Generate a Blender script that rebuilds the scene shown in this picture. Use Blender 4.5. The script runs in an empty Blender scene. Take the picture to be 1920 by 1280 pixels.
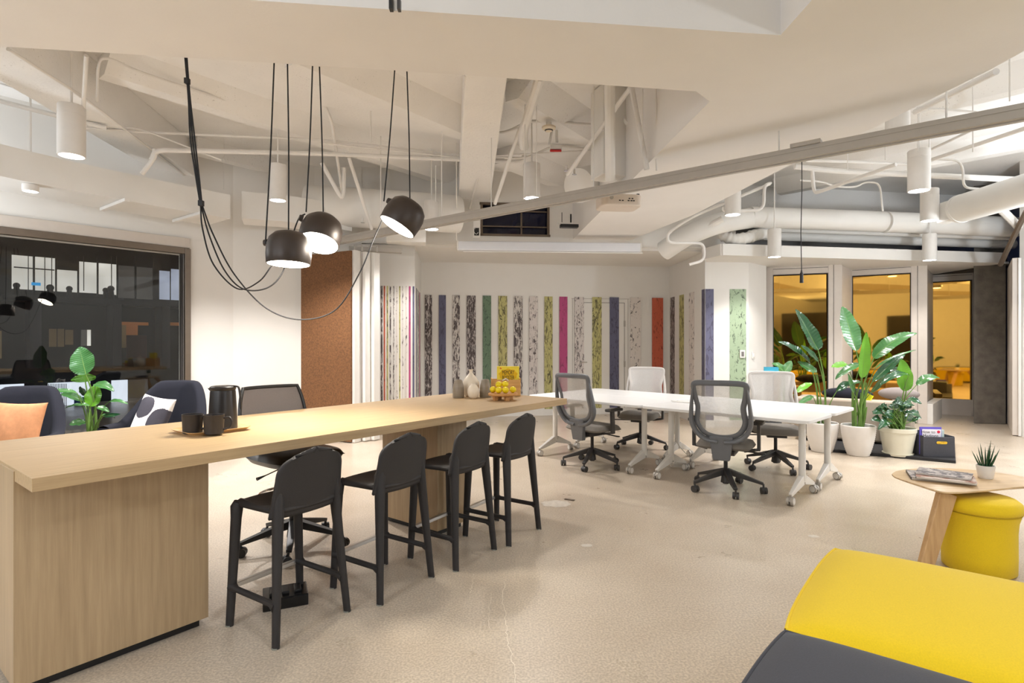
import bpy, bmesh, math, random
from mathutils import Vector, Matrix
random.seed(7)
SC = bpy.context.scene
COL = SC.collection
PI = math.pi
# ---------------------------------------------------------------- camera, world, exposure
F, CX, CY, EYE = 1047.0, 960.0, 640.0, 1.38
cam_d = bpy.data.cameras.new('camera'); cam_d.sensor_width = 36.0; cam_d.lens = F/1920*36.0
cam_d.clip_start = .05; cam_d.clip_end = 200
cam = bpy.data.objects.new('camera', cam_d); COL.objects.link(cam)
cam.location = (0, 0, EYE); cam.rotation_euler = (PI/2, 0, 0)
SC.camera = cam
world = bpy.data.worlds.new('night'); SC.world = world; world.use_nodes = True
world.node_tree.nodes['Background'].inputs[0].default_value = (.010, .014, .035, 1)
world.node_tree.nodes['Background'].inputs[1].default_value = 1.0
SC.view_settings.view_transform = 'Standard'; SC.view_settings.look = 'None'
SC.view_settings.gamma = 1.0; SC.view_settings.exposure = 0.13
SC.view_settings.use_curve_mapping = False
SC.cycles.max_bounces = 8; SC.cycles.diffuse_bounces = 5; SC.cycles.sample_clamp_indirect = 6
SC.cycles.use_denoising = True
SC.cycles.caustics_reflective = False; SC.cycles.caustics_refractive = False

def spot(name, loc, power, size=150, blend=.9, radius=.08, color=(1, .93, .85), aim=(0, 0, -1), parent=None):
    l = bpy.data.lights.new(name, 'SPOT'); l.energy = power; l.spot_size = math.radians(size); l.spot_blend = blend
    l.shadow_soft_size = radius; l.color = color
    o = bpy.data.objects.new(name, l); COL.objects.link(o); o.location = loc
    o.rotation_euler = Vector(aim).to_track_quat('-Z', 'Y').to_euler()
    if parent: o.parent = parent
    return o
def area(name, loc, sx, sy, power, color=(1, .93, .86), rotz=0):
    l = bpy.data.lights.new(name, 'AREA'); l.shape = 'RECTANGLE'; l.size = sx; l.size_y = sy; l.energy = power; l.color = color
    o = bpy.data.objects.new(name, l); COL.objects.link(o); o.location = loc; o.rotation_euler = (0, 0, rotz)
    return o
KL = 0.88
WARM = (.97, .98, 1.0); COOL = (.86, .93, 1.0)
def globe(name, loc, power, color=COOL, r=.16):  # soft point light, used only for the added fill
    l = bpy.data.lights.new(name, 'POINT'); l.energy = power*KL; l.shadow_soft_size = r; l.color = color
    o = bpy.data.objects.new(name, l); COL.objects.link(o); o.location = loc; return o
# unseen fill lights added behind the camera and beside the frame, no fixtures
for x, y, z, pw in ((-4.6, .6, 2.3, 75), (-5.9, 4.1, 2.4, 70), (6.3, 5.4, 2.3, 150), (-2.7, -.8, 2.2, 115), (3.9, -2.0, 2.2, 150), (-6, -2.5, 2.3, 80)):
    globe('added point fill', (x, y, z), pw)  # added out of view to brighten beams and walls
for i_, (x, y, pw) in enumerate(((-1.6, -1.8, 70), (1.2, -2.2, 90), (4.9, .6, 90), (-5.4, .8, 40), (5.9, 4.3, 100), (-5.7, 4.5, 95))):
    spot('added upward fill', (x, y, 1.85), pw*KL, 165, .9, .12, COOL, aim=(0, 0, 1))  # upward spots added out of view to lift the ceiling
for x, y, pw in ((-2.2, .6, 35), (.8, .9, 65), (3.0, 1.2, 45), (-4.6, 2.4, 45), (5.6, 6.2, 90), (-1, -2.6, 80), (3, -2.6, 80)):
    spot('added downward fill', (x, y, 2.9), pw*KL, 140, .7, .10, WARM)  # downward spots added out of view for more light on the floor

# ---------------------------------------------------------------- pixel of the 1920x1280 photo -> point
def at(px, py, z):
    d = (EYE - z)*F/(py - CY)
    return Vector(((px - CX)/F*d, d, z))
def dp(px, py, d):
    return Vector(((px - CX)/F*d, d, EYE - (py - CY)/F*d))

# ---------------------------------------------------------------- materials
def lin(c):
    return tuple(((v/255)/12.92 if v/255 <= .04045 else ((v/255 + .055)/1.055)**2.4) for v in c)
MATS = {}
def nt_new(name):
    m = bpy.data.materials.new(name); m.use_nodes = True
    nt = m.node_tree; return m, nt, nt.nodes['Principled BSDF']
def mat(name, rgb, rough=.5, metal=0, var=.06, scale=12, bump=0, bscale=120, stretch=(1, 1, 1), coat=0, sheen=0, rvar=0, alpha=1):
    if name in MATS: return MATS[name]
    m, nt, p = nt_new(name); N = nt.nodes; L = nt.links
    c = lin(rgb)
    tc = N.new('ShaderNodeTexCoord'); mp = N.new('ShaderNodeMapping'); mp.inputs['Scale'].default_value = stretch
    L.new(tc.outputs['Object'], mp.inputs['Vector'])
    nz = N.new('ShaderNodeTexNoise'); nz.inputs['Scale'].default_value = scale; nz.inputs['Detail'].default_value = 4
    L.new(mp.outputs[0], nz.inputs['Vector'])
    r = N.new('ShaderNodeValToRGB')
    r.color_ramp.elements[0].position = .3; r.color_ramp.elements[1].position = .7
    r.color_ramp.elements[0].color = tuple(max(0, v*(1 - var)) for v in c) + (1,)
    r.color_ramp.elements[1].color = tuple(min(1, v*(1 + var)) for v in c) + (1,)
    L.new(nz.outputs['Fac'], r.inputs['Fac']); L.new(r.outputs['Color'], p.inputs['Base Color'])
    p.inputs['Roughness'].default_value = rough; p.inputs['Metallic'].default_value = metal
    if coat: p.inputs['Coat Weight'].default_value = coat
    if sheen: p.inputs['Sheen Weight'].default_value = sheen
    if alpha < 1: p.inputs['Alpha'].default_value = alpha
    if bump:
        n2 = N.new('ShaderNodeTexNoise'); n2.inputs['Scale'].default_value = bscale; n2.inputs['Detail'].default_value = 3
        L.new(mp.outputs[0], n2.inputs['Vector'])
        b = N.new('ShaderNodeBump'); b.inputs['Strength'].default_value = bump; b.inputs['Distance'].default_value = .01
        L.new(n2.outputs['Fac'], b.inputs['Height']); L.new(b.outputs[0], p.inputs['Normal'])
    MATS[name] = m; return m
def emis(name, rgb, s, var=0, scale=3):
    if name in MATS: return MATS[name]
    m, nt, p = nt_new(name)
    p.inputs['Base Color'].default_value = lin(rgb) + (1,)
    p.inputs['Emission Strength'].default_value = s
    if var:
        tc = nt.nodes.new('ShaderNodeTexCoord'); nz = nt.nodes.new('ShaderNodeTexNoise'); nz.inputs['Scale'].default_value = scale
        r = nt.nodes.new('ShaderNodeValToRGB')
        r.color_ramp.elements[0].position = .35; r.color_ramp.elements[1].position = .65
        r.color_ramp.elements[0].color = tuple(v*(1 - var) for v in lin(rgb)) + (1,)
        r.color_ramp.elements[1].color = lin(rgb) + (1,)
        nt.links.new(tc.outputs['Object'], nz.inputs['Vector']); nt.links.new(nz.outputs['Fac'], r.inputs['Fac'])
        nt.links.new(r.outputs['Color'], p.inputs['Emission Color'])
    else:
        p.inputs['Emission Color'].default_value = lin(rgb) + (1,)
    MATS[name] = m; return m
def wood(name, c1, c2, axis='x', scale=6, rough=.42):
    if name in MATS: return MATS[name]
    m, nt, p = nt_new(name); N = nt.nodes; L = nt.links
    tc = N.new('ShaderNodeTexCoord'); mp = N.new('ShaderNodeMapping')
    st = {'x': (.35, 9, 9), 'y': (9, .35, 9), 'z': (9, 9, .35)}[axis]
    mp.inputs['Scale'].default_value = st
    nz = N.new('ShaderNodeTexNoise'); nz.inputs['Scale'].default_value = scale; nz.inputs['Detail'].default_value = 8; nz.inputs['Roughness'].default_value = .65
    r = N.new('ShaderNodeValToRGB'); r.color_ramp.elements[0].position = .3; r.color_ramp.elements[1].position = .68
    r.color_ramp.elements[0].color = lin(c1) + (1,); r.color_ramp.elements[1].color = lin(c2) + (1,)
    L.new(tc.outputs['Object'], mp.inputs[0]); L.new(mp.outputs[0], nz.inputs['Vector']); L.new(nz.outputs['Fac'], r.inputs['Fac'])
    L.new(r.outputs[0], p.inputs['Base Color']); p.inputs['Roughness'].default_value = rough
    b = N.new('ShaderNodeBump'); b.inputs['Strength'].default_value = .06; b.inputs['Distance'].default_value = .003
    L.new(nz.outputs['Fac'], b.inputs['Height']); L.new(b.outputs[0], p.inputs['Normal'])
    MATS[name] = m; return m
def bark(name, base, dark, thr=.5, sx=30, sz=7, soft=.03):
    """printed tree bark: vertical fibres and dark cracks on a paper colour"""
    if name in MATS: return MATS[name]
    m, nt, p = nt_new(name); N = nt.nodes; L = nt.links
    tc = N.new('ShaderNodeTexCoord'); mp = N.new('ShaderNodeMapping'); mp.inputs['Scale'].default_value = (sx, sx, sz)
    nz = N.new('ShaderNodeTexNoise'); nz.inputs['Scale'].default_value = 1; nz.inputs['Detail'].default_value = 5; nz.inputs['Roughness'].default_value = .7
    nz.inputs['Distortion'].default_value = 1.2
    r = N.new('ShaderNodeValToRGB')
    r.color_ramp.elements[0].position = thr - soft; r.color_ramp.elements[1].position = thr + soft
    r.color_ramp.elements[0].color = lin(dark) + (1,); r.color_ramp.elements[1].color = lin(base) + (1,)
    L.new(tc.outputs['Object'], mp.inputs[0]); L.new(mp.outputs[0], nz.inputs['Vector']); L.new(nz.outputs['Fac'], r.inputs['Fac'])
    L.new(r.outputs[0], p.inputs['Base Color']); p.inputs['Roughness'].default_value = .6
    MATS[name] = m; return m
def concrete_floor():
    m, nt, p = nt_new('polished concrete'); N = nt.nodes; L = nt.links
    tc = N.new('ShaderNodeTexCoord')
    n1 = N.new('ShaderNodeTexNoise'); n1.inputs['Scale'].default_value = .9; n1.inputs['Detail'].default_value = 7; n1.inputs['Roughness'].default_value = .6
    n2 = N.new('ShaderNodeTexNoise'); n2.inputs['Scale'].default_value = 95; n2.inputs['Detail'].default_value = 3
    n3 = N.new('ShaderNodeTexNoise'); n3.inputs['Scale'].default_value = 3.2; n3.inputs['Detail'].default_value = 6
    for n in (n1, n2, n3): L.new(tc.outputs['Object'], n.inputs['Vector'])
    r1 = N.new('ShaderNodeValToRGB'); e = r1.color_ramp.elements; e[0].position = .34; e[1].position = .68
    e[0].color = lin((192, 177, 158)) + (1,); e[1].color = lin((209, 196, 179)) + (1,)
    r2 = N.new('ShaderNodeValToRGB'); e = r2.color_ramp.elements; e[0].position = .40; e[1].position = .62
    e[0].color = (.76, .75, .74, 1); e[1].color = (1.04, 1.04, 1.03, 1)
    r3 = N.new('ShaderNodeValToRGB'); e = r3.color_ramp.elements; e[0].position = .30; e[1].position = .65
    e[0].color = (.975, .97, .965, 1); e[1].color = (1, 1, 1, 1)
    L.new(n1.outputs['Fac'], r1.inputs[0]); L.new(n2.outputs['Fac'], r2.inputs[0]); L.new(n3.outputs['Fac'], r3.inputs[0])
    def mul(a, b):
        x = N.new('ShaderNodeMix'); x.data_type = 'RGBA'; x.blend_type = 'MULTIPLY'; x.inputs['Factor'].default_value = 1
        L.new(a, x.inputs['A']); L.new(b, x.inputs['B']); return x.outputs['Result']
    L.new(mul(mul(r1.outputs[0], r2.outputs[0]), r3.outputs[0]), p.inputs['Base Color'])
    rr = N.new('ShaderNodeMapRange'); rr.inputs['To Min'].default_value = .20; rr.inputs['To Max'].default_value = .42
    L.new(n3.outputs['Fac'], rr.inputs['Value']); L.new(rr.outputs[0], p.inputs['Roughness'])
    b = N.new('ShaderNodeBump'); b.inputs['Strength'].default_value = .02; b.inputs['Distance'].default_value = .002
    L.new(n2.outputs['Fac'], b.inputs['Height']); L.new(b.outputs[0], p.inputs['Normal'])
    return m
def glass_pane(name, tint, refl, rough=.0):
    """thin pane: see-through with a mirror share"""
    m, nt, p = nt_new(name); N = nt.nodes; L = nt.links
    nt.nodes.remove(p); out = [n for n in N if n.type == 'OUTPUT_MATERIAL'][0]
    t = N.new('ShaderNodeBsdfTransparent'); t.inputs[0].default_value = tint + (1,)
    g = N.new('ShaderNodeBsdfGlossy'); g.inputs['Roughness'].default_value = rough; g.inputs[0].default_value = (1, 1, 1, 1)
    mx = N.new('ShaderNodeMixShader'); mx.inputs[0].default_value = refl
    L.new(t.outputs[0], mx.inputs[1]); L.new(g.outputs[0], mx.inputs[2]); L.new(mx.outputs[0], out.inputs['Surface'])
    MATS[name] = m; return m
def mesh_cloth(name, rgb, solid):
    """woven chair mesh: fine open weave"""
    m, nt, p = nt_new(name); N = nt.nodes; L = nt.links
    tc = N.new('ShaderNodeTexCoord'); w = N.new('ShaderNodeTexNoise'); w.inputs['Scale'].default_value = 300
    L.new(tc.outputs['Object'], w.inputs['Vector'])
    mr = N.new('ShaderNodeMapRange'); mr.inputs['From Min'].default_value = .3; mr.inputs['From Max'].default_value = .7
    mr.inputs['To Min'].default_value = solid - .12; mr.inputs['To Max'].default_value = solid + .12
    L.new(w.outputs['Fac'], mr.inputs['Value']); L.new(mr.outputs[0], p.inputs['Alpha'])
    p.inputs['Base Color'].default_value = lin(rgb) + (1,); p.inputs['Roughness'].default_value = .6
    MATS[name] = m; return m

M = {}
M['wall'] = mat('white wall paint', (230, 227, 222), .6, var=.012, scale=3, bump=.03, bscale=200)
M['ceil'] = mat('painted ceiling concrete', (236, 234, 231), .75, var=.03, scale=2.2, bump=.25, bscale=35)
def specks(m, lo=.30, hi=.36, sc=60, shade=.72):
    nt = m.node_tree; N = nt.nodes; L = nt.links; p = N['Principled BSDF']; src = p.inputs['Base Color'].links[0].from_socket
    tc = N.new('ShaderNodeTexCoord'); n1 = N.new('ShaderNodeTexNoise'); n1.inputs['Scale'].default_value = sc; n1.inputs['Detail'].default_value = 2
    n2 = N.new('ShaderNodeTexNoise'); n2.inputs['Scale'].default_value = 1.3
    add = N.new('ShaderNodeMath'); add.operation = 'MULTIPLY_ADD'; add.inputs[1].default_value = .35; L.new(n2.outputs['Fac'], add.inputs[0]); L.new(n1.outputs['Fac'], add.inputs[2])
    r = N.new('ShaderNodeValToRGB'); r.color_ramp.elements[0].position = lo + .12; r.color_ramp.elements[1].position = hi + .12
    r.color_ramp.elements[0].color = (shade, shade*.99, shade*.97, 1); r.color_ramp.elements[1].color = (1, 1, 1, 1)
    L.new(tc.outputs['Object'], n1.inputs['Vector']); L.new(tc.outputs['Object'], n2.inputs['Vector']); L.new(add.outputs[0], r.inputs[0])
    x = N.new('ShaderNodeMix'); x.data_type = 'RGBA'; x.blend_type = 'MULTIPLY'; x.inputs['Factor'].default_value = 1
    L.new(src, x.inputs['A']); L.new(r.outputs[0], x.inputs['B']); L.new(x.outputs['Result'], p.inputs['Base Color'])
specks(M['ceil'])
M['beam'] = mat('beam plaster', (232, 229, 226), .75, var=.02, scale=2, bump=.06, bscale=60)
M['pipe'] = mat('white pipe paint', (228, 225, 221), .5, var=.03, scale=8)
M['duct'] = mat('white duct paint', (230, 228, 224), .55, var=.03, scale=2)
M['can'] = mat('lamp body white', (222, 218, 213), .5, var=.02)
M['lens'] = emis('downlight lens', (255, 252, 255), 14)
M['rail'] = mat('rail grey paint', (176, 170, 162), .45, .2, var=.03)
M['floor'] = concrete_floor()
M['oak'] = wood('counter oak laminate', (176, 148, 110), (198, 170, 130), 'x')
M['oakv'] = wood('pedestal oak laminate', (168, 144, 112), (190, 165, 130), 'z')
M['cork'] = mat('cork panel', (116, 78, 46), .8, var=.30, scale=45, bump=.2, bscale=60)
M['black'] = mat('black plastic', (22, 22, 24), .4, var=.1)
M['stool'] = mat('charcoal stool plastic', (44, 41, 41), .62, var=.10, scale=260, bump=.1, bscale=300)
M['alu'] = mat('brushed aluminium', (200, 198, 195), .3, .9, var=.03)
M['chrome'] = mat('chrome', (220, 220, 222), .12, 1, var=.01)
M['dgrey'] = mat('chair grey plastic', (104, 106, 110), .42, var=.04)
M['dark'] = mat('chair dark base', (58, 56, 56), .4, var=.05)
M['seatg'] = mat('seat grey fabric', (118, 112, 104), .9, var=.12, scale=250, bump=.15, bscale=300, sheen=.2)
M['net'] = mesh_cloth('grey back mesh', (182, 178, 172), .58)
M['netw'] = mesh_cloth('pale back mesh', (208, 206, 204), .80)
M['netb'] = mesh_cloth('brown black back mesh', (70, 60, 56), .93)
M['white'] = mat('table white laminate', (232, 232, 232), .28, var=.01)
M['wmetal'] = mat('white powder coat', (226, 223, 218), .35, var=.02)
M['navy'] = mat('navy felt', (24, 26, 38), .95, var=.12, scale=200, bump=.1, bscale=250)
M['orange'] = mat('orange pillow cloth', (206, 146, 104), .9, var=.08, scale=30, bump=.15, bscale=200)
M['yellow'] = mat('yellow felt', (230, 196, 20), .9, var=.05, scale=220, bump=.08, bscale=260, sheen=.1)
M['greyf'] = mat('grey felt', (62, 62, 69), .95, var=.09, scale=240, bump=.1, bscale=260, sheen=.1)
M['leaf'] = mat('leaf green', (62, 112, 58), .28, var=.25, scale=5, coat=.3)
M['leaf2'] = mat('leaf bright green', (100, 160, 44), .32, var=.18, scale=5, coat=.2)
M['leaf3'] = mat('leaf dark green', (38, 80, 48), .22, var=.25, scale=6, coat=.4)
M['stem'] = mat('stem green', (106, 142, 66), .45, var=.2, scale=9)
M['potw'] = mat('white ceramic pot', (232, 228, 224), .5, var=.03, scale=10)
M['potc'] = mat('cream pot', (224, 220, 202), .45, var=.02)
M['soil'] = mat('dark soil', (44, 34, 28), .95, var=.4, scale=60, bump=.6, bscale=60)
M['sofa'] = mat('beige sofa cloth', (178, 164, 148), .95, var=.06, scale=120, bump=.1, bscale=200)
M['frame'] = mat('white window frame', (206, 196, 186), .45, var=.02)
M['fgap'] = mat('dark gasket', (60, 56, 54), .7)
M['amber'] = mat('amber mirror glass', (236, 184, 92), .03, 1, var=.01)
M['conc'] = mat('raw concrete', (112, 106, 98), .85, var=.22, scale=9, bump=.3, bscale=40)
M['bronze'] = mat('bronze aluminium', (120, 108, 96), .35, .7, var=.05)
M['pane'] = glass_pane('window pane', (.96, .97, .97), .035)
M['nightdark'] = mat('dark facade', (22, 21, 22), .8, var=.2, scale=2)

# ---------------------------------------------------------------- mesh builder
class MB:
    def __init__(s): s.v = []; s.f = []; s.mi = []
    def add(s, vs, fs, mi=0):
        o = len(s.v); s.v += [tuple(x) for x in vs]; s.f += [tuple(i + o for i in f) for f in fs]; s.mi += [mi]*len(fs); return s
    def box(s, c, d, rz=0, mi=0, rot=None):
        hx, hy, hz = d[0]/2, d[1]/2, d[2]/2
        R = rot if rot is not None else Matrix.Rotation(rz, 3, 'Z')
        vs = [Vector(c) + R @ Vector((x*hx, y*hy, z*hz)) for x, y, z in
              ((-1, -1, -1), (1, -1, -1), (1, 1, -1), (-1, 1, -1), (-1, -1, 1), (1, -1, 1), (1, 1, 1), (-1, 1, 1))]
        return s.add(vs, [(0, 3, 2, 1), (4, 5, 6, 7), (0, 1, 5, 4), (1, 2, 6, 5), (2, 3, 7, 6), (3, 0, 4, 7)], mi)
    def bar(s, a, b, w, h, mi=0, up=(0, 0, 1), w2=None, h2=None):
        """rectangular bar from a to b; w across, h along up"""
        a, b = Vector(a), Vector(b); t = (b - a).normalized(); u = Vector(up)
        x = t.cross(u)
        if x.length < 1e-4: u = Vector((0, 1, 0)); x = t.cross(u)
        x.normalize(); y = x.cross(t)
        w2 = w if w2 is None else w2; h2 = h if h2 is None else h2
        vs = []
        for p, ww, hh in ((a, w, h), (b, w2, h2)):
            for i, j in ((-1, -1), (1, -1), (1, 1), (-1, 1)): vs.append(p + x*ww/2*i + y*hh/2*j)
        return s.add(vs, [(0, 3, 2, 1), (4, 5, 6, 7), (0, 1, 5, 4), (1, 2, 6, 5), (2, 3, 7, 6), (3, 0, 4, 7)], mi)
    def prism(s, poly, z0, z1, mi=0):
        n = len(poly)
        a = sum(poly[i][0]*poly[(i+1) % n][1] - poly[(i+1) % n][0]*poly[i][1] for i in range(n))
        if a < 0: poly = poly[::-1]
        vs = [(p[0], p[1], z0) for p in poly] + [(p[0], p[1], z1) for p in poly]
        fs = [tuple(range(n))[::-1], tuple(range(n, 2*n))] + [(i, (i+1) % n, n + (i+1) % n, n + i) for i in range(n)]
        return s.add(vs, fs, mi)
    def tube(s, pts, r, n=10, mi=0, cap=True, flat=1.0, up=None):
        pts = [Vector(p) for p in pts]; m = len(pts)
        rs = r if isinstance(r, (list, tuple)) else [r]*m
        vs = []; prev = None
        for i, p in enumerate(pts):
            t = (pts[min(i+1, m-1)] - pts[max(i-1, 0)]).normalized()
            if prev is None:
                u = Vector(up) if up is not None else (Vector((0, 0, 1)) if abs(t.z) < .9 else Vector((1, 0, 0)))
                x = t.cross(u).normalized()
            else:
                x = (prev - t*prev.dot(t))
                x = x.normalized() if x.length > 1e-6 else prev
            prev = x; y = t.cross(x)
            for k in range(n):
                a = 2*PI*k/n; vs.append(p + x*math.cos(a)*rs[i] + y*math.sin(a)*rs[i]*flat)
        fs = [(i*n + k, i*n + (k+1) % n, (i+1)*n + (k+1) % n, (i+1)*n + k) for i in range(m-1) for k in range(n)]
        if cap: fs += [tuple(range(n))[::-1], tuple((m-1)*n + k for k in range(n))]
        return s.add(vs, fs, mi)
    def cyl(s, a, b, r, r2=None, n=20, mi=0):
        return s.tube([a, b], [r, r if r2 is None else r2], n, mi)
    def lathe(s, prof, n=32, c=(0, 0, 0), mi=0, rot=None, cap=True):
        vs = []; fs = []
        for (r, z) in prof:
            for k in range(n):
                a = 2*PI*k/n; v = Vector((r*math.cos(a), r*math.sin(a), z))
                if rot is not None: v = rot @ v
                vs.append(v + Vector(c))
        m = len(prof)
        for i in range(m-1):
            for k in range(n): fs.append((i*n + k, i*n + (k+1) % n, (i+1)*n + (k+1) % n, (i+1)*n + k))
        if cap and prof[0][0] > 1e-5: fs.append(tuple(range(n))[::-1])
        if cap and prof[-1][0] > 1e-5: fs.append(tuple((m-1)*n + k for k in range(n)))
        return s.add(vs, fs, mi)
    def grid(s, fn, nu, nv, mi=0):
        vs = [fn(i/nu, j/nv) for j in range(nv+1) for i in range(nu+1)]
        fs = [(j*(nu+1)+i, j*(nu+1)+i+1, (j+1)*(nu+1)+i+1, (j+1)*(nu+1)+i) for j in range(nv) for i in range(nu)]
        return s.add(vs, fs, mi)
    def sphere(s, c, r, n=16, sc=(1, 1, 1), mi=0):
        prof = [(max(1e-6, math.sin(PI*i/n)), -math.cos(PI*i/n)) for i in range(n+1)]
        o = MB(); o.lathe(prof, n*2)
        return s.add([(c[0]+v[0]*r*sc[0], c[1]+v[1]*r*sc[1], c[2]+v[2]*r*sc[2]) for v in o.v], o.f, mi)
    def build(s, name, ms, parent=None, smooth=35, bevel=0, solid=0, sub=0):
        me = bpy.data.meshes.new(name); me.from_pydata(s.v, [], s.f)
        if not isinstance(ms, (list, tuple)): ms = [ms]
        for m in ms: me.materials.append(m)
        if len(ms) > 1: me.polygons.foreach_set('material_index', s.mi)
        bm = bmesh.new(); bm.from_mesh(me); bmesh.ops.remove_doubles(bm, verts=bm.verts, dist=1e-5)
        bmesh.ops.recalc_face_normals(bm, faces=bm.faces); bm.to_mesh(me); bm.free()
        if smooth:
            me.shade_smooth(); me.set_sharp_from_angle(angle=math.radians(smooth))
        o = bpy.data.objects.new(name, me); COL.objects.link(o)
        if parent: o.parent = parent
        if solid:
            md = o.modifiers.new('solidify', 'SOLIDIFY'); md.thickness = solid; md.offset = 0
        if bevel:
            md = o.modifiers.new('bevel', 'BEVEL'); md.width = bevel; md.segments = 3; md.limit_method = 'ANGLE'; md.angle_limit = math.radians(40)
        if sub:
            md = o.modifiers.new('subsurf', 'SUBSURF'); md.levels = sub; md.render_levels = sub
        return o
def tag(o, label=None, cat=None, group=None, kind=None):
    if label: o['label'] = label
    if cat: o['category'] = cat
    if group: o['group'] = group
    if kind: o['kind'] = kind
    return o
def thing(name, label, cat, loc=(0, 0, 0), rz=0, group=None):
    o = bpy.data.objects.new(name, None); COL.objects.link(o); o.location = loc; o.rotation_euler = (0, 0, rz)
    o.empty_display_size = .1
    return tag(o, label, cat, group)
def struct(o): o['kind'] = 'structure'; return o
def copy_tree(o, parent=None):
    c = o.copy(); COL.objects.link(c)
    if parent: c.parent = parent
    for ch in list(o.children): copy_tree(ch, c)
    return c
def dup(root, loc, rz, label, group=None):
    c = copy_tree(root); c.location = loc; c.rotation_euler = (0, 0, rz); c['label'] = label
    if group: c['group'] = group
    return c
def crom(pts, k=8):
    """smooth curve through points"""
    P = [Vector(p) for p in pts]; P = [P[0]*2 - P[1]] + P + [P[-1]*2 - P[-2]]; out = []
    for i in range(1, len(P)-2):
        for j in range(k):
            t = j/k; a, b, c, d = P[i-1], P[i], P[i+1], P[i+2]
            out.append(.5*((2*b) + (c-a)*t + (2*a-5*b+4*c-d)*t*t + (3*b-a-3*c+d)*t*t*t))
    out.append(P[-2]); return out
def rbox(o, c, d, r, seg=4):
    """rounded cushion-like box outline prism"""
    return o
def rrect(w, h, r, n=6, cx=0, cy=0):
    pts = []
    for (sx, sy, a0) in ((1, -1, -PI/2), (1, 1, 0), (-1, 1, PI/2), (-1, -1, PI)):
        for k in range(n+1):
            a = a0 + PI/2*k/n
            pts.append((cx + sx*(w/2 - r) + r*math.cos(a), cy + sy*(h/2 - r) + r*math.sin(a)))
    return pts
def textobj(name, body, size, mat_, parent, M4, align='CENTER', extr=.0004):
    cu = bpy.data.curves.new(name, 'FONT'); cu.body = body; cu.size = size; cu.align_x = align; cu.align_y = 'CENTER'; cu.extrude = extr
    tmp = bpy.data.objects.new(name, cu); COL.objects.link(tmp); bpy.context.view_layer.update()
    me = bpy.data.meshes.new_from_object(tmp.evaluated_get(bpy.context.evaluated_depsgraph_get()))
    bpy.data.objects.remove(tmp); me.materials.clear(); me.materials.append(mat_)
    o = bpy.data.objects.new(name, me); COL.objects.link(o)
    if parent: o.parent = parent
    o.matrix_local = M4
    return o
# ================================================================ THE SETTING
CEIL = 4.0
# floor
fl = MB().prism([(-14, -5), (14, -5), (14, 14.5), (-14, 14.5)], -.12, 0).build('floor', M['floor'], smooth=0); struct(fl)
crk = MB()
def crack(pts, w):
    pts = [at(x, y, .0012) for x, y in pts]; P = []
    for i in range(len(pts)-1):
        for j in range(7):
            q = pts[i].lerp(pts[i+1], j/7); q.x += random.uniform(-.008, .008); q.y += random.uniform(-.008, .008); P.append(q)
    P.append(pts[-1])
    for i in range(len(P)-1):
        t = (P[i+1]-P[i]).normalized(); n = Vector((-t.y, t.x, 0))*w*random.uniform(.5, 1)
        crk.add([P[i]-n, P[i]+n, P[i+1]+n, P[i+1]-n], [(0, 1, 2, 3)])
crack([(947, 1090), (943, 1130), (950, 1170), (952, 1205), (962, 1240), (966, 1280)], .0022)
crack([(922, 1110), (916, 1150), (921, 1180)], .0013)
crack([(890, 1075), (885, 1095), (880, 1112)], .0015)
crk.build('crack', mat('filled crack', (222, 212, 196), .5), fl, smooth=0)
st = MB()
for x, y, a, b in ((1043, 944, .13, .10), (1100, 1022, .04, .03), (1525, 1005, .04, .03)):
    c = at(x, y, .001); n = 26; ring = [(c.x + math.cos(2*PI*k/n)*a*random.uniform(.85, 1.1), c.y + math.sin(2*PI*k/n)*b*random.uniform(.85, 1.1), .0010) for k in range(n)]
    st.add(ring, [tuple(range(n))])
st.build('patch', mat('pale floor patch', (206, 198, 186), .4, var=.12, scale=30), fl, smooth=0)

# ceiling slab, deep beams and diagonal joists
ceil = MB().prism([(-14, -5), (14, -5), (14, 14.5), (-14, 14.5)], CEIL, CEIL+.2).build('ceiling', M['ceil'], smooth=0); struct(ceil)
BZ = 2.97
b1 = MB().prism([(-12, 1.72), (-2.76, 3.01), (-.66, 3.28), (1.02, 3.53), (1.17, 3.55), (1.31, 3.70), (.93, 8.95), (1.83, 8.88), (2.28, 7.02), (2.52, 4.9), (2.69, 4.16), (2.80, 3.26), (2.9, -4.9),
                 (1.45, -4.9), (1.395, 2.90), (-1.24, 2.60), (-12, 1.31)], BZ, CEIL)
struct(b1.build('trim_1', M['beam'], smooth=0))
b3 = MB().prism([(-.33, 4.1), (.0, 4.1), (-.36, 8.9), (-.86, 8.9)], 3.56, CEIL)
struct(b3.build('trim_3', M['ceil'], smooth=0, bevel=.01))
b4 = MB().prism([(-3.72, 3.2), (-3.74, 4.17), (-4.22, 7.55), (-4.62, 7.62), (-4.28, 4.61), (-4.25, 3.2)], 3.56, CEIL)
struct(b4.build('trim_4', M['ceil'], smooth=0, bevel=.01))
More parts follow.
